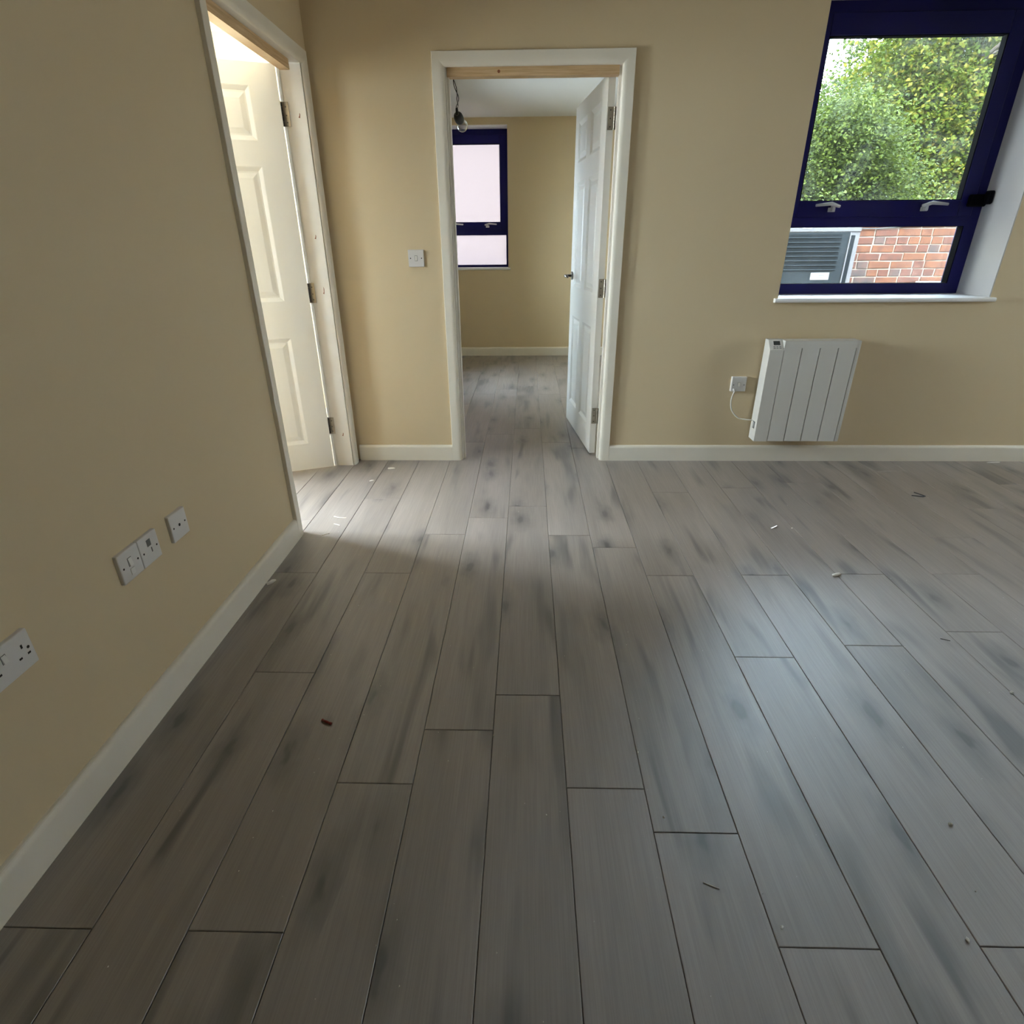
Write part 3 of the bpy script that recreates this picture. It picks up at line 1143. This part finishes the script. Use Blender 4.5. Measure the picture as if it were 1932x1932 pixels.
LW = math.pi / 2
tv = tag(empty('aerial_socket', (XW, 1.538, 0.470), LW), 'white single aerial socket with one round hole on the left wall', 'wall outlet')
plate(tv, 'plate', 0.086, 0.086, D9)
screw(tv, -0.030, 0, D9)
screw(tv, 0.030, 0, D9)
bm = bmesh.new()
cyl(bm, (0, -D9 - 0.0005, 0), (0, -D9 + 0.003, 0), 0.0048, 16)
obj('socket_hole', bm, 'dark_hole', tv)

ph = tag(empty('telephone_socket', (XW, 1.388, 0.470), LW), 'white telephone socket with a square port on the left wall', 'wall outlet')
plate(ph, 'plate', 0.0846, 0.086, D9)
screw(ph, -0.030, -0.003, D9)
screw(ph, 0.030, -0.003, D9)
slot(ph, 'port', 0.0, 0.018, 0.017, 0.020, D9, 'grey_plastic')
slot(ph, 'port_latch', 0.006, -0.006, 0.004, 0.014, D9, 'grey_plastic')

fu = tag(empty('fused_switch', (XW, 1.302, 0.470), LW), 'white switched fuse plate joined beside the telephone socket', 'wall outlet')
plate(fu, 'plate', 0.0846, 0.086, D9)
screw(fu, -0.030, 0, D9)
screw(fu, 0.030, 0, D9)
rocker(fu, -0.001, 0.008, 0.013, 0.022, D9)
slot(fu, 'fuse_carrier', -0.001, -0.020, 0.016, 0.018, D9, 'rocker_plastic', 0.002)

ds = tag(empty('double_socket', (XW, 0.892, 0.470), LW), 'white double plug socket at the left edge of the photo', 'wall outlet')
plate(ds, 'plate', 0.146, 0.086, D9)
for sx in (-1, 1):
    cx = 0.037 * sx + 0.010
    slot(ds, 'earth_slot', cx, 0.012, 0.0045, 0.009, D9)
    slot(ds, 'pin_slot', cx - 0.011, -0.011, 0.0075, 0.0045, D9)
    slot(ds, 'pin_slot', cx + 0.011, -0.011, 0.0075, 0.0045, D9)
    rocker(ds, -0.037 * sx * 0.0 + (-0.024 if sx < 0 else 0.008) - 0.004, 0.014, 0.010, 0.017, D9)
screw(ds, -0.0605, 0, D9, 0.0035)
screw(ds, 0.0605, 0.002, D9, 0.0035)

# ------------------------------------------------------------------ electric panel heater
HX0, HX1, HY0, HY1, HZ0, HZ1 = 1.355, 1.850, 3.298, 3.386, 0.157, 0.738
heater = tag(empty('electric_heater', ((HX0 + HX1) / 2, YW, HZ0)), 'white electric panel heater with upright ribs mounted under the window', 'heater')
ho = ((HX0 + HX1) / 2, YW, HZ0)
bm = bmesh.new()
# casing, with the control bevel cut into its front top left corner
pr = [(HY0 + 0.010, HZ0), (HY1, HZ0), (HY1, HZ1 - 0.004), (HY0 + 0.010, HZ1 - 0.004)]
prism(bm, pr, 'x', HX0 + 0.078, HX1 - 0.004)
prism(bm, [(HY0, HZ0), (HY1, HZ0), (HY1, HZ1), (HY0 + 0.045, HZ1), (HY0, HZ1 - 0.050)], 'x', HX0, HX0 + 0.0765)
wob('casing', bm, 'heater_paint', heater, ho)
gr = [1.4325, 1.531, 1.630, 1.730, 1.828]
bm = bmesh.new()
box(bm, HX0 + 0.0775, 1.829, HY0, HY0 + 0.0095, HZ1 - 0.040, HZ1)
box(bm, HX0 + 0.0775, 1.829, HY0 + 0.0095, HY1 - 0.01, HZ1 - 0.003, HZ1)
wob('top_rail', bm, 'heater_paint', heater, ho)
for a, b_ in zip(gr[:-1], gr[1:]):
    bm = bmesh.new()
    box(bm, a + 0.0017, b_ - 0.0017, HY0, HY0 + 0.0095, HZ0 + 0.001, HZ1 - 0.0395)
    bmesh.ops.bevel(bm, geom=[e for e in bm.edges if abs(e.verts[0].co.z - e.verts[1].co.z) > 0.1 and e.verts[0].co.y < HY0 + 0.001],
                    offset=0.0015, segments=2, affect='EDGES')
    wob('rib_panel', bm, 'heater_paint', heater, ho)
bm = bmesh.new()
box(bm, 1.8295, HX1, HY0 + 0.002, HY1, HZ0, HZ1 - 0.001)
wob('end_cap', bm, 'heater_paint', heater, ho)
bm = bmesh.new()
box(bm, HX0 + 0.0768, 1.8292, HY0 + 0.0085, HY0 + 0.011, HZ0 + 0.002, HZ1 - 0.042)
wob('groove_back', bm, 'heater_groove', heater, ho)
# control panel lies on the bevel plane
n_ = Vector((0, -0.050, 0.045)).normalized()
tdir = Vector((0, 0.045, 0.050)).normalized()
pc = Vector((HX0 + 0.042, HY0 + 0.0225, HZ1 - 0.025))


def on_bevel(name, cx, ct, w, h, mat, parent, lift=0.0008, th=0.0012):
    bm = bmesh.new()
    vs = []
    for q in (0, th):
        for sx, st in ((-1, -1), (1, -1), (1, 1), (-1, 1)):
            p = pc + Vector((cx + sx * w / 2, 0, 0)) + tdir * (ct + st * h / 2) + n_ * (lift + q - th * 0.5)
            vs.append(bm.verts.new(p))
    for f in ((0, 3, 2, 1), (4, 5, 6, 7), (0, 1, 5, 4), (1, 2, 6, 5), (2, 3, 7, 6), (3, 0, 4, 7)):
        bm.faces.new([vs[i] for i in f])
    return wob(name, bm, mat, parent, ho)


on_bevel('control_panel', 0.0, 0.0, 0.056, 0.058, 'white_plastic', heater, 0.0003)
on_bevel('display', 0.0, 0.011, 0.036, 0.026, 'lcd_glass', heater, 0.0012)
for bx in (-0.016, 0.0, 0.016):
    for bt in (-0.012, -0.022):
        on_bevel('button', bx, bt, 0.011, 0.006, 'button_grey', heater, 0.0016)
bm = bmesh.new()
box(bm, HX0 - 0.0015, HX0 + 0.001, HY0 + 0.028, HY0 + 0.056, HZ0 + 0.070, HZ0 + 0.112)
hs = wob('power_switch', bm, 'grey_plastic', heater, ho)
bm = bmesh.new()
box(bm, HX0 - 0.0035, HX0 - 0.001, HY0 + 0.033, HY0 + 0.051, HZ0 + 0.076, HZ0 + 0.106)
wob('switch_rocker', bm, 'button_grey', hs, ho)
for bx in (HX0 + 0.09, HX1 - 0.09):
    bm = bmesh.new()
    box(bm, bx - 0.02, bx + 0.02, HY1 - 0.001, YW, HZ0 + 0.1, HZ1 - 0.1)
    wob('wall_bracket', bm, 'heater_paint', heater, ho)
# flex from the spur to the heater
bm = bmesh.new()
pts = []
c0 = [Vector(p) for p in ((1.220, 3.374, 0.437), (1.212, 3.377, 0.385), (1.226, 3.380, 0.325), (1.268, 3.381, 0.280), (1.312, 3.380, 0.268), (1.368, 3.372, 0.266))]
for i in range(len(c0) - 1):
    p0, p1, p2, p3 = c0[max(i - 1, 0)], c0[i], c0[i + 1], c0[min(i + 2, len(c0) - 1)]
    for s in range(6):
        u = s / 6
        pts.append(0.5 * ((2 * p1) + (-p0 + p2) * u + (2 * p0 - 5 * p1 + 4 * p2 - p3) * u * u + (-p0 + 3 * p1 - 3 * p2 + p3) * u ** 3))
pts.append(c0[-1])
tube(bm, pts, 0.0036, 8)
tag(obj('heater_flex', bm, 'cord_white', None, True), 'white flex looping from the fused outlet to the heater', 'cable')

# ------------------------------------------------------------------ pendant in the back room
pend = tag(empty('pendant_lamp', (-0.480, 4.5, ZC)), 'black pendant lampholder with an unlit clear bulb hanging on twin wires', 'lamp')
pb = Vector((-0.466, 4.5, 2.035)) - Vector((-0.480, 4.5, ZC))


def wire_path(off):
    c = [(-0.020, 0.0), (-0.012, -0.10), (-0.006, -0.19), (0.006, -0.245), (0.024, -0.305), (0.022, -0.345), (pb.x, pb.z)]
    out = []
    for i in range(len(c) - 1):
        for k in range(4):
            u = (i * 4 + k) / 24
            x = c[i][0] + (c[i + 1][0] - c[i][0]) * k / 4 + off * 0.0055 * math.sin(u * 15)
            z = c[i][1] + (c[i + 1][1] - c[i][1]) * k / 4
            out.append((x, off * 0.004 * math.cos(u * 13), z))
    out.append(tuple(pb))
    return out


for off in (-1, 1):
    bm = bmesh.new()
    tube(bm, wire_path(off), 0.0026, 6)
    obj('wire', bm, 'black_rubber', pend, True)
bm = bmesh.new()
cyl(bm, (-0.02, 0, -0.022), (-0.02, 0, 0), 0.038, 24)
obj('ceiling_rose', bm, 'white_plastic', pend)
ax = Vector((0.10, 0.05, -1)).normalized()


def lathe(name, prof, mat, parent, org, axis, seg=20, smooth=True):
    bm = bmesh.new()
    ax_ = Vector(axis).normalized()
    s = ax_.cross(Vector((0, 1, 0))).normalized()
    u = s.cross(ax_).normalized()
    rings = []
    for r, t in prof:
        rings.append([bm.verts.new(Vector(org) + ax_ * t + max(r, 1e-4) * (math.cos(2 * math.pi * k / seg) * s + math.sin(2 * math.pi * k / seg) * u)) for k in range(seg)])
    for i in range(len(rings) - 1):
        for k in range(seg):
            bm.faces.new((rings[i][k], rings[i][(k + 1) % seg], rings[i + 1][(k + 1) % seg], rings[i + 1][k]))
    return obj(name, bm, mat, parent, smooth)


lathe('cord_grip', [(0.001, -0.006), (0.008, -0.004), (0.0105, 0.030), (0.012, 0.036), (0.001, 0.037)], 'black_rubber', pend, pb, (0.05, 0.02, -1), 14)
tilt = Vector((0.20, 0.85, -0.45)).normalized()
cup0 = pb + Vector((0.001, 0.0, -0.030))
lathe('lampholder', [(0.001, -0.004), (0.016, 0.0), (0.026, 0.008), (0.030, 0.020), (0.031, 0.048), (0.028, 0.062), (0.022, 0.064), (0.001, 0.064)],
      'black_rubber', pend, cup0, tilt)
lathe('cap_label', [(0.0005, -0.0046), (0.012, -0.0030), (0.0125, -0.0018)], 'grey_plastic', pend, cup0, tilt)
bo = cup0 + tilt * 0.060
bulb = lathe('bulb', [(0.015, 0.0), (0.018, 0.006), (0.030, 0.022), (0.0375, 0.040), (0.038, 0.050), (0.034, 0.066), (0.023, 0.078), (0.010, 0.084), (0.0005, 0.085)],
             'bulb_glass', pend, bo, tilt)
lathe('filament_stem', [(0.007, 0.0), (0.007, 0.022), (0.0015, 0.040), (0.0005, 0.046)], 'button_grey', bulb, bo, tilt, 10)

# ------------------------------------------------------------------ debris on the floor


def chunk(name, x, y, w, l, h, rot, mat, label, cat, seed=1, group=None):
    rr = random.Random(seed)
    bm = bmesh.new()
    bmesh.ops.create_icosphere(bm, subdivisions=2, radius=1.0)
    for v in bm.verts:
        n = 1 + rr.uniform(-0.22, 0.22)
        v.co = Vector((v.co.x * w / 2 * n, v.co.y * l / 2 * n, max(v.co.z * h * 0.62 * n, -h * 0.36)))
    zmin = min(v.co.z for v in bm.verts)
    for v in bm.verts:
        v.co.z -= zmin
    o = obj(name, bm, mat)
    o.location = (x, y, 0.0002)
    o.rotation_euler = (0, 0, rot)
    return tag(o, label, cat, group)


def stick(name, p0, p1, r, mat, label, cat, bend=0.0, seg=6):
    bm = bmesh.new()
    p0, p1 = Vector((*p0, 0)), Vector((*p1, 0))
    side = (p1 - p0).cross(Vector((0, 0, 1)))
    pts = [p0.lerp(p1, k / 4) + side * bend * math.sin(math.pi * k / 4) + Vector((0, 0, r + 0.0003)) for k in range(5)]
    tube(bm, pts, r, seg)
    return tag(obj(name, bm, mat), label, cat)


# red wall plug: tapered sleeve with a collar and slots
wp = tag(empty('wall_plug', (-0.568, 1.2085, 0.0045), math.atan2(-0.013, 0.029)), 'small red plastic wall plug lying on the planks', 'wall plug')
lathe('sleeve', [(0.001, -0.016), (0.0032, -0.016), (0.0036, -0.004), (0.0036, 0.002), (0.0030, 0.005), (0.0036, 0.009), (0.0040, 0.015), (0.0012, 0.016)],
      'red_plastic', wp, (0, 0, 0), (1, 0, 0), 12)
lathe('collar', [(0.0034, -0.019), (0.0044, -0.0185), (0.0044, -0.0165), (0.0034, -0.016)], 'red_plastic', wp, (0, 0, 0), (1, 0, 0), 12)

chunk('plaster_lump', -1.033, 1.945, 0.013, 0.040, 0.014, -0.72, 'plaster_chip', 'white plaster lump against the left skirting board', 'debris', 3)
chunk('plaster_lump', 1.268, 2.033, 0.045, 0.017, 0.012, 0.3, 'plaster_chip', 'largest white crumbly lump out on the right half of the floor', 'debris', 4)
chunk('plaster_flake', -0.825, 3.243, 0.045, 0.030, 0.004, 0.1, 'plaster_chip', 'white flake near the skirting between the two doorways', 'debris', 5)
chunk('plaster_flake', -0.897, 3.046, 0.030, 0.018, 0.003, 0.7, 'plaster_chip', 'faint pale flake in front of the left doorway', 'debris', 6)
chunk('plaster_flake', 2.862, 3.366, 0.085, 0.020, 0.003, 0.10, 'plaster_chip', 'white flat flake beside the back skirting at the right edge', 'debris', 8)
stick('wood_sliver', (-0.968, 2.566), (-0.900, 2.548), 0.0020, 'wood_sliver', 'longer pale wood sliver inside the left doorway light', 'debris', 0.08)
stick('wood_sliver', (-0.942, 2.482), (-0.908, 2.464), 0.0020, 'wood_sliver', 'shorter pale wood sliver inside the left doorway light', 'debris', -0.05)
stick('wood_sliver', (-0.967, 2.360), (-0.935, 2.383), 0.0013, 'wood_sliver', 'thin sliver on the edge of the shadow by the left door frame', 'debris')
stick('wood_sliver', (0.383, 0.776), (0.413, 0.7635), 0.0009, 'wood_sliver', 'thin pale stick on the nearest planks at lower right', 'debris')
stick('metal_nail', (1.165, 2.455), (1.202, 2.481), 0.0030, 'steel_nail', 'short steel nail lying on the planks before the heater', 'nail')
stick('thin_twig', (1.425, 1.624), (1.450, 1.612), 0.0010, 'dark_wire', 'tiny dark twig on the grey planks at mid right', 'debris')
bm = bmesh.new()
tube(bm, [(2.060, 2.851, 0.003), (2.112, 2.836, 0.003), (2.125, 2.840, 0.003), (2.121, 2.852, 0.003), (2.098, 2.893, 0.003)], 0.0028, 6)
tag(obj('bent_wire', bm, 'dark_wire', None, True), 'dark V shaped piece of wire on the floor at right', 'wire')
crumbs = [(0.998, 0.923, .010, 'plaster crumb on the near right planks, the one nearest the right edge'),
          (0.515, 0.691, .008, 'plaster crumb just above a plank end joint at lower right'),
          (0.868, 0.675, .009, 'plaster crumb on the long plank seam in the lower right corner'),
          (0.331, 0.929, .006, 'tiny crumb near the lower centre plank joint'),
          (1.468, 1.363, .012, 'white crumb on a seam by the right edge'),
          (1.266, 2.459, .009, 'tiny white speck right of the steel nail'),
          (-0.088, 1.171, .006, 'tiny white speck on the central plank corner'),
          (0.303, 1.120, .005, 'tiny pale speck on the seam right of centre'),
          (0.051, 0.930, .004, 'tiny pale speck on the central near plank')]
for i, (x, y, s, lb) in enumerate(crumbs):
    chunk('plaster_crumb', x, y, s, s * 0.7, s * 0.6, i * 0.7, 'plaster_chip', lb, 'debris', 20 + i, 'plaster crumbs on the floor')
# fine dust specks nobody could count
rr = random.Random(11)
bm = bmesh.new()
for k in range(260):
    x, y = rr.uniform(-0.9, 2.4), 0.35 + 2.7 * rr.random() ** 1.4
    s = rr.uniform(0.0007, 0.0018)
    a = rr.uniform(0, 6.28)
    vs = [bm.verts.new((x + s * math.cos(a + q * 2.1), y + s * 1.4 * math.sin(a + q * 2.1), 0.0003)) for q in range(3)]
    tp = bm.verts.new((x, y, 0.0003 + s))
    bm.faces.new(vs)
    for q in range(3):
        bm.faces.new((vs[q], vs[(q + 1) % 3], tp))
tag(obj('dust_specks', bm, 'plaster_chip'), 'fine pale dust specks scattered over the planks', 'dust', kind='stuff')

# ------------------------------------------------------------------ outside: yard, brick wall, unit, trees
bm = bmesh.new()
box(bm, -30, 40, -30, 60, -0.30, -0.16)
structure('ground', bm, 'yard_ground', 'pale concrete yard outside the windows', 'ground')

YBW = 6.50
WX0, WX1, WZ0, WZ1 = 1.46, 8.6, -0.16, 1.405
bm = bmesh.new()
box(bm, WX0, WX1, YBW + 0.008, YBW + 0.215, WZ0, WZ1)
bwall = tag(obj('garden_wall', bm, 'mortar'), 'sunlit red brick garden wall outside the window', 'brick wall', kind='structure')
bm = bmesh.new()
box(bm, WX0, WX1, YBW - 0.02, YBW + 0.24, WZ1, WZ1 + 0.055)
obj('coping', bm, 'coping_stone', bwall)
BRICK = {}


def brick_mesh(l, mat, var):
    key = (round(l, 3), mat, var)
    if key not in BRICK:
        rr = random.Random(hash((round(l, 3), var)) % 1000 + var)
        bm = bmesh.new()
        box(bm, -l / 2, l / 2, 0, 0.03, -0.0325, 0.0325)
        bmesh.ops.bevel(bm, geom=[e for e in bm.edges if all(v.co.y < 0.01 for v in e.verts)], offset=0.004, segments=1, affect='EDGES')
        for v in bm.verts:
            v.co.x += rr.uniform(-0.004, 0.004)
            v.co.z += rr.uniform(-0.0045, 0.0035)
        me = bpy.data.meshes.new('brick')
        bmesh.ops.recalc_face_normals(bm, faces=bm.faces)
        bm.to_mesh(me)
        bm.free()
        me.materials.append(MATS[mat])
        BRICK[key] = me
    return BRICK[key]


rest = bmesh.new()
rr = random.Random(5)
nb = 0
row = 0
z = WZ0 + 0.0375
while z < WZ1:
    x = WX0 - (0.11 if row % 2 else 0.0)
    while x < WX1:
        l = 0.215 if rr.random() < 0.72 else 0.1025
        if row % 4 == 2 and rr.random() < 0.6:
            l = 0.1025
        x0, x1 = max(x, WX0), min(x + l, WX1)
        if x1 - x0 > 0.04:
            cx = (x0 + x1) / 2
            if 2.2 < cx < 5.3 and 0.60 < z < WZ1 and nb < 290:
                mt = rr.choices(['brick_orange', 'brick_red', 'brick_dark'], [5, 4, 1.3])[0]
                ln = l if x1 - x0 > l - 0.001 else x1 - x0
                o = link('brick', brick_mesh(ln, mt, rr.randrange(3)), None, bwall)
                o.location = (cx, YBW + rr.uniform(-0.002, 0.003), z)
                nb += 1
            else:
                box(rest, x0, x1, YBW, YBW + 0.03, z - 0.0325, z + 0.0325)
        x += l + 0.0125
    z += 0.075
    row += 1
o = obj('brickwork', rest, 'brick_red', bwall)
o['kind'] = 'stuff'

# outdoor air conditioning unit against the wall
UX0, UX1, UY, UZ0, UZ1 = 2.18, 3.13, 6.05, -0.06, 1.362
unit = tag(empty('air_conditioning_unit', ((UX0 + UX1) / 2, UY, UZ0)), 'outdoor air conditioning unit with louvred front coloured as if in shade and a white sticker', 'air conditioner')
uo = ((UX0 + UX1) / 2, UY, UZ0)
bm = bmesh.new()
box(bm, UX0, UX1, UY + 0.006, UY + 0.33, UZ0, UZ1 - 0.05)
wob('casing', bm, 'unit_casing', unit, uo)
bm = bmesh.new()
box(bm, UX0 - 0.004, UX1 + 0.004, UY - 0.004, UY + 0.335, UZ1 - 0.056, UZ1)
bmesh.ops.bevel(bm, geom=list(bm.edges), offset=0.006, segments=2, affect='EDGES')
cap = wob('top_cover', bm, 'unit_casing', unit, uo)
bm = bmesh.new()
prism(bm, [(2.56, UZ1 - 0.004), (2.585, UZ1 - 0.026), (2.66, UZ1 - 0.026), (2.70, UZ1 - 0.004)], 'y', UY - 0.007, UY - 0.003)
wob('handle_recess', bm, 'sticker_white', cap, uo)
bm = bmesh.new()
cyl(bm, (2.935, UY - 0.0055, UZ1 - 0.030), (2.935, UY - 0.003, UZ1 - 0.030), 0.010, 16)
box(bm, 2.952, 2.958, UY - 0.0055, UY - 0.003, UZ1 - 0.040, UZ1 - 0.020)
wob('emblem', bm, 'sticker_print', cap, uo)
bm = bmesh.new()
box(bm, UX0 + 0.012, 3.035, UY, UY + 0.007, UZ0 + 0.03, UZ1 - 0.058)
wob('front_panel', bm, 'unit_front_shade', unit, uo)  # front carries the shade in its colour, the cover above does not
bm = bmesh.new()
box(bm, 3.048, 3.088, UY, UY + 0.007, UZ0 + 0.03, UZ1 - 0.085)
wob('service_strip', bm, 'unit_slot', unit, uo)
bm = bmesh.new()
box(bm, 3.036, 3.047, UY - 0.006, UY + 0.007, UZ0 + 0.03, UZ1 - 0.058)
wob('edge_strip', bm, 'unit_casing', unit, uo)
for k in range(8):
    zc = UZ1 - 0.085 - k * 0.040
    bm = bmesh.new()
    box(bm, UX0 + 0.04, 2.965, UY - 0.001, UY + 0.003, zc - 0.011, zc + 0.011)
    wob('louvre_slot', bm, 'unit_slot', unit, uo)
    bm = bmesh.new()
    vs = box(bm, UX0 + 0.04, 2.965, UY - 0.012, UY - 0.001, zc - 0.020, zc - 0.013)
    wob('louvre', bm, 'unit_louvre_shade', unit, uo)
bm = bmesh.new()
box(bm, 2.742, 2.918, UY - 0.0015, UY - 0.0002, 0.889, 0.955)
st_ = wob('sticker', bm, 'sticker_white', unit, uo)
for (a, b_, c, d) in ((2.815, 2.880, 0.926, 0.932), (2.775, 2.880, 0.904, 0.908)):
    bm = bmesh.new()
    box(bm, a, b_, UY - 0.0022, UY - 0.0012, c, d)
    wob('print_line', bm, 'sticker_print', st_, uo)
for fx in (UX0 + 0.12, UX1 - 0.12):
    bm = bmesh.new()
    box(bm, fx - 0.04, fx + 0.04, UY + 0.02, UY + 0.31, -0.16, UZ0)
    wob('foot', bm, 'grey_plastic', unit, uo)

bm = bmesh.new()
box(bm, 4.02, 4.95, 6.40, 6.47, -0.16, 0.845)
bmesh.ops.bevel(bm, geom=list(bm.edges), offset=0.004, segments=1, affect='EDGES')
tag(obj('board', bm, 'white_board'), 'white board standing low against the brick wall', 'board')

# cable along the top of the brick wall
bm = bmesh.new()
tube(bm, [(3.0, YBW - 0.012, 1.350), (3.5, YBW - 0.012, 1.338), (3.9, YBW - 0.012, 1.362), (4.4, YBW - 0.012, 1.37), (6.0, YBW - 0.012, 1.36)], 0.006, 6)
tag(obj('outdoor_cable', bm, 'dark_wire', None, True), 'dark cable clipped along the top of the brick wall', 'cable')

# ---- trees


def branch_tree(bm, base, top, r0, rng_, depth, spread, tips, nsub=4):
    base, top = Vector(base), Vector(top)
    n = 4
    pts = [base.lerp(top, k / n) + Vector((rng_.uniform(-1, 1), rng_.uniform(-1, 1), 0)) * (top - base).length * 0.03 * (0 < k < n) for k in range(n + 1)]
    tube(bm, pts, [r0 * (1 - 0.6 * k / n) for k in range(n + 1)], 6)
    tips.append(top)
    if depth == 0:
        return
    ln = (top - base).length
    for k in range(nsub):
        u = rng_.uniform(0.35, 0.98)
        p = base.lerp(top, u)
        a = rng_.uniform(0, 6.283)
        d = Vector((math.cos(a) * spread, math.sin(a) * spread, rng_.uniform(0.15, 0.8))).normalized()
        branch_tree(bm, p, p + d * ln * rng_.uniform(0.24, 0.38), r0 * 0.42, rng_, depth - 1, spread, tips, nsub)


def foliage(name, blobs, n, size, mat, parent, seed, origin, droop=0.0, tips=None):
    """leaf blades (two triangles folded along the midrib) spread through lumpy ellipsoids"""
    g = np.random.default_rng(seed)
    w = np.array([b[3] * b[4] * b[5] for b in blobs]) ** (2 / 3)
    idx = g.choice(len(blobs), n, p=w / w.sum())
    B = np.array(blobs)[idx]
    d = g.normal(size=(n, 3))
    d /= np.linalg.norm(d, axis=1)[:, None]
    rad = g.random(n) ** 0.28
    pos = B[:, :3] + d * rad[:, None] * B[:, 3:6]
    # clump the leaves
    nc = max(40, n // 40)
    cen = pos[g.choice(n, nc, replace=False)]
    own = cen[g.integers(0, nc, n)]
    keep = g.random(n) < 0.62
    jit = own + g.normal(size=(n, 3)) * np.array([0.16, 0.16, 0.10])
    pos[keep] = jit[keep]
    ax = g.normal(size=(n, 3)) * np.array([1, 1, 0.5])
    ax[:, 2] -= droop
    ax /= np.linalg.norm(ax, axis=1)[:, None]
    up = g.normal(size=(n, 3)) * 0.6 + np.array([0, -0.5, 0.9])
    s = np.cross(ax, up)
    s /= np.linalg.norm(s, axis=1)[:, None]
    nn = np.cross(s, ax)
    L = size * (0.6 + 0.8 * g.random(n))[:, None]
    W = L * 0.34
    v = np.stack([pos, pos + ax * L * 0.45 + s * W + nn * W * 0.3, pos + ax * L, pos + ax * L * 0.45 - s * W + nn * W * 0.3], 1) - np.array(origin)
    verts = v.reshape(-1, 3)
    base = np.arange(n)[:, None] * 4
    tri = np.concatenate([base + np.array([[0, 1, 2]]), base + np.array([[0, 2, 3]])], 1).reshape(-1, 3)
    me = bpy.data.meshes.new(name)
    me.vertices.add(len(verts))
    me.vertices.foreach_set('co', verts.astype(np.float32).ravel())
    me.loops.add(tri.size)
    me.loops.foreach_set('vertex_index', tri.astype(np.int32).ravel())
    me.polygons.add(len(tri))
    me.polygons.foreach_set('loop_start', np.arange(0, tri.size, 3, dtype=np.int32))
    me.update(calc_edges=True)
    me.validate()
    o = link(name, me, mat, parent)
    o['kind'] = 'stuff'
    return o


def tree(name, label, base, trunk_top, r0, blobs, n, size, mat, seed, droop=0.0, group='trees behind the garden wall'):
    e = tag(empty(name, base), label, 'tree', group)
    rg = random.Random(seed)
    bm = bmesh.new()
    tips = []
    branch_tree(bm, (0, 0, 0), Vector(trunk_top) - Vector(base), r0, rg, 2, 1.0, tips, 5)
    obj('trunk', bm, 'bark', e)
    foliage('foliage', blobs, n, size, mat, e, seed, base, droop)
    return e


def lumps(cx, cy, cz, rx, ry, rz, k, seed, sub=0.45):
    g = random.Random(seed)
    out = []
    for _ in range(k):
        a, b_ = g.uniform(0, 6.283), g.uniform(-0.9, 1.0)
        c = math.sqrt(max(0, 1 - b_ * b_))
        q = g.uniform(0.35, 0.8)
        out.append((cx + rx * q * c * math.cos(a), cy + ry * q * c * math.sin(a), cz + rz * q * b_,
                    rx * sub * g.uniform(0.7, 1.2), ry * sub * g.uniform(0.7, 1.2), rz * sub * g.uniform(0.7, 1.2)))
    return out


tree('maple_tree', 'bright yellow green maple filling the right of the window view', (7.1, 11.6, -0.16), (7.0, 11.6, 4.4), 0.10,
     lumps(7.0, 11.6, 3.2, 1.80, 1.0, 2.0, 26, 3, 0.40), 62000, 0.064, 'leaf_maple', 3, 0.35)
tree('shrub_tree', 'fine leaved green shrub tree at the left of the window view', (4.1, 9.0, -0.16), (4.1, 9.0, 2.4), 0.06,
     lumps(4.1, 9.0, 1.9, 1.15, 0.75, 1.2, 18, 5, 0.42), 42000, 0.042, 'leaf_fine', 5)
tree('background_tree', 'tall dark green tree standing behind the maple', (10.6, 18.0, -0.16), (10.7, 18.0, 5.6), 0.14,
     lumps(10.6, 18.0, 4.2, 2.8, 1.2, 2.9, 20, 8), 40000, 0.10, 'leaf_dark', 8)
tree('background_tree', 'mid green tree behind the shrub with sky showing above it', (6.5, 15.0, -0.16), (6.5, 15.0, 3.4), 0.09,
     lumps(6.5, 15.0, 2.7, 1.8, 0.9, 1.85, 18, 12), 32000, 0.075, 'leaf_dark', 12)
tree('low_shrub', 'low leafy bush just above the top of the brick wall', (4.1, 7.55, -0.16), (4.1, 7.55, 1.25), 0.03,
     lumps(4.1, 7.55, 1.15, 1.3, 0.30, 0.65, 12, 15), 18000, 0.045, 'leaf_fine', 15)
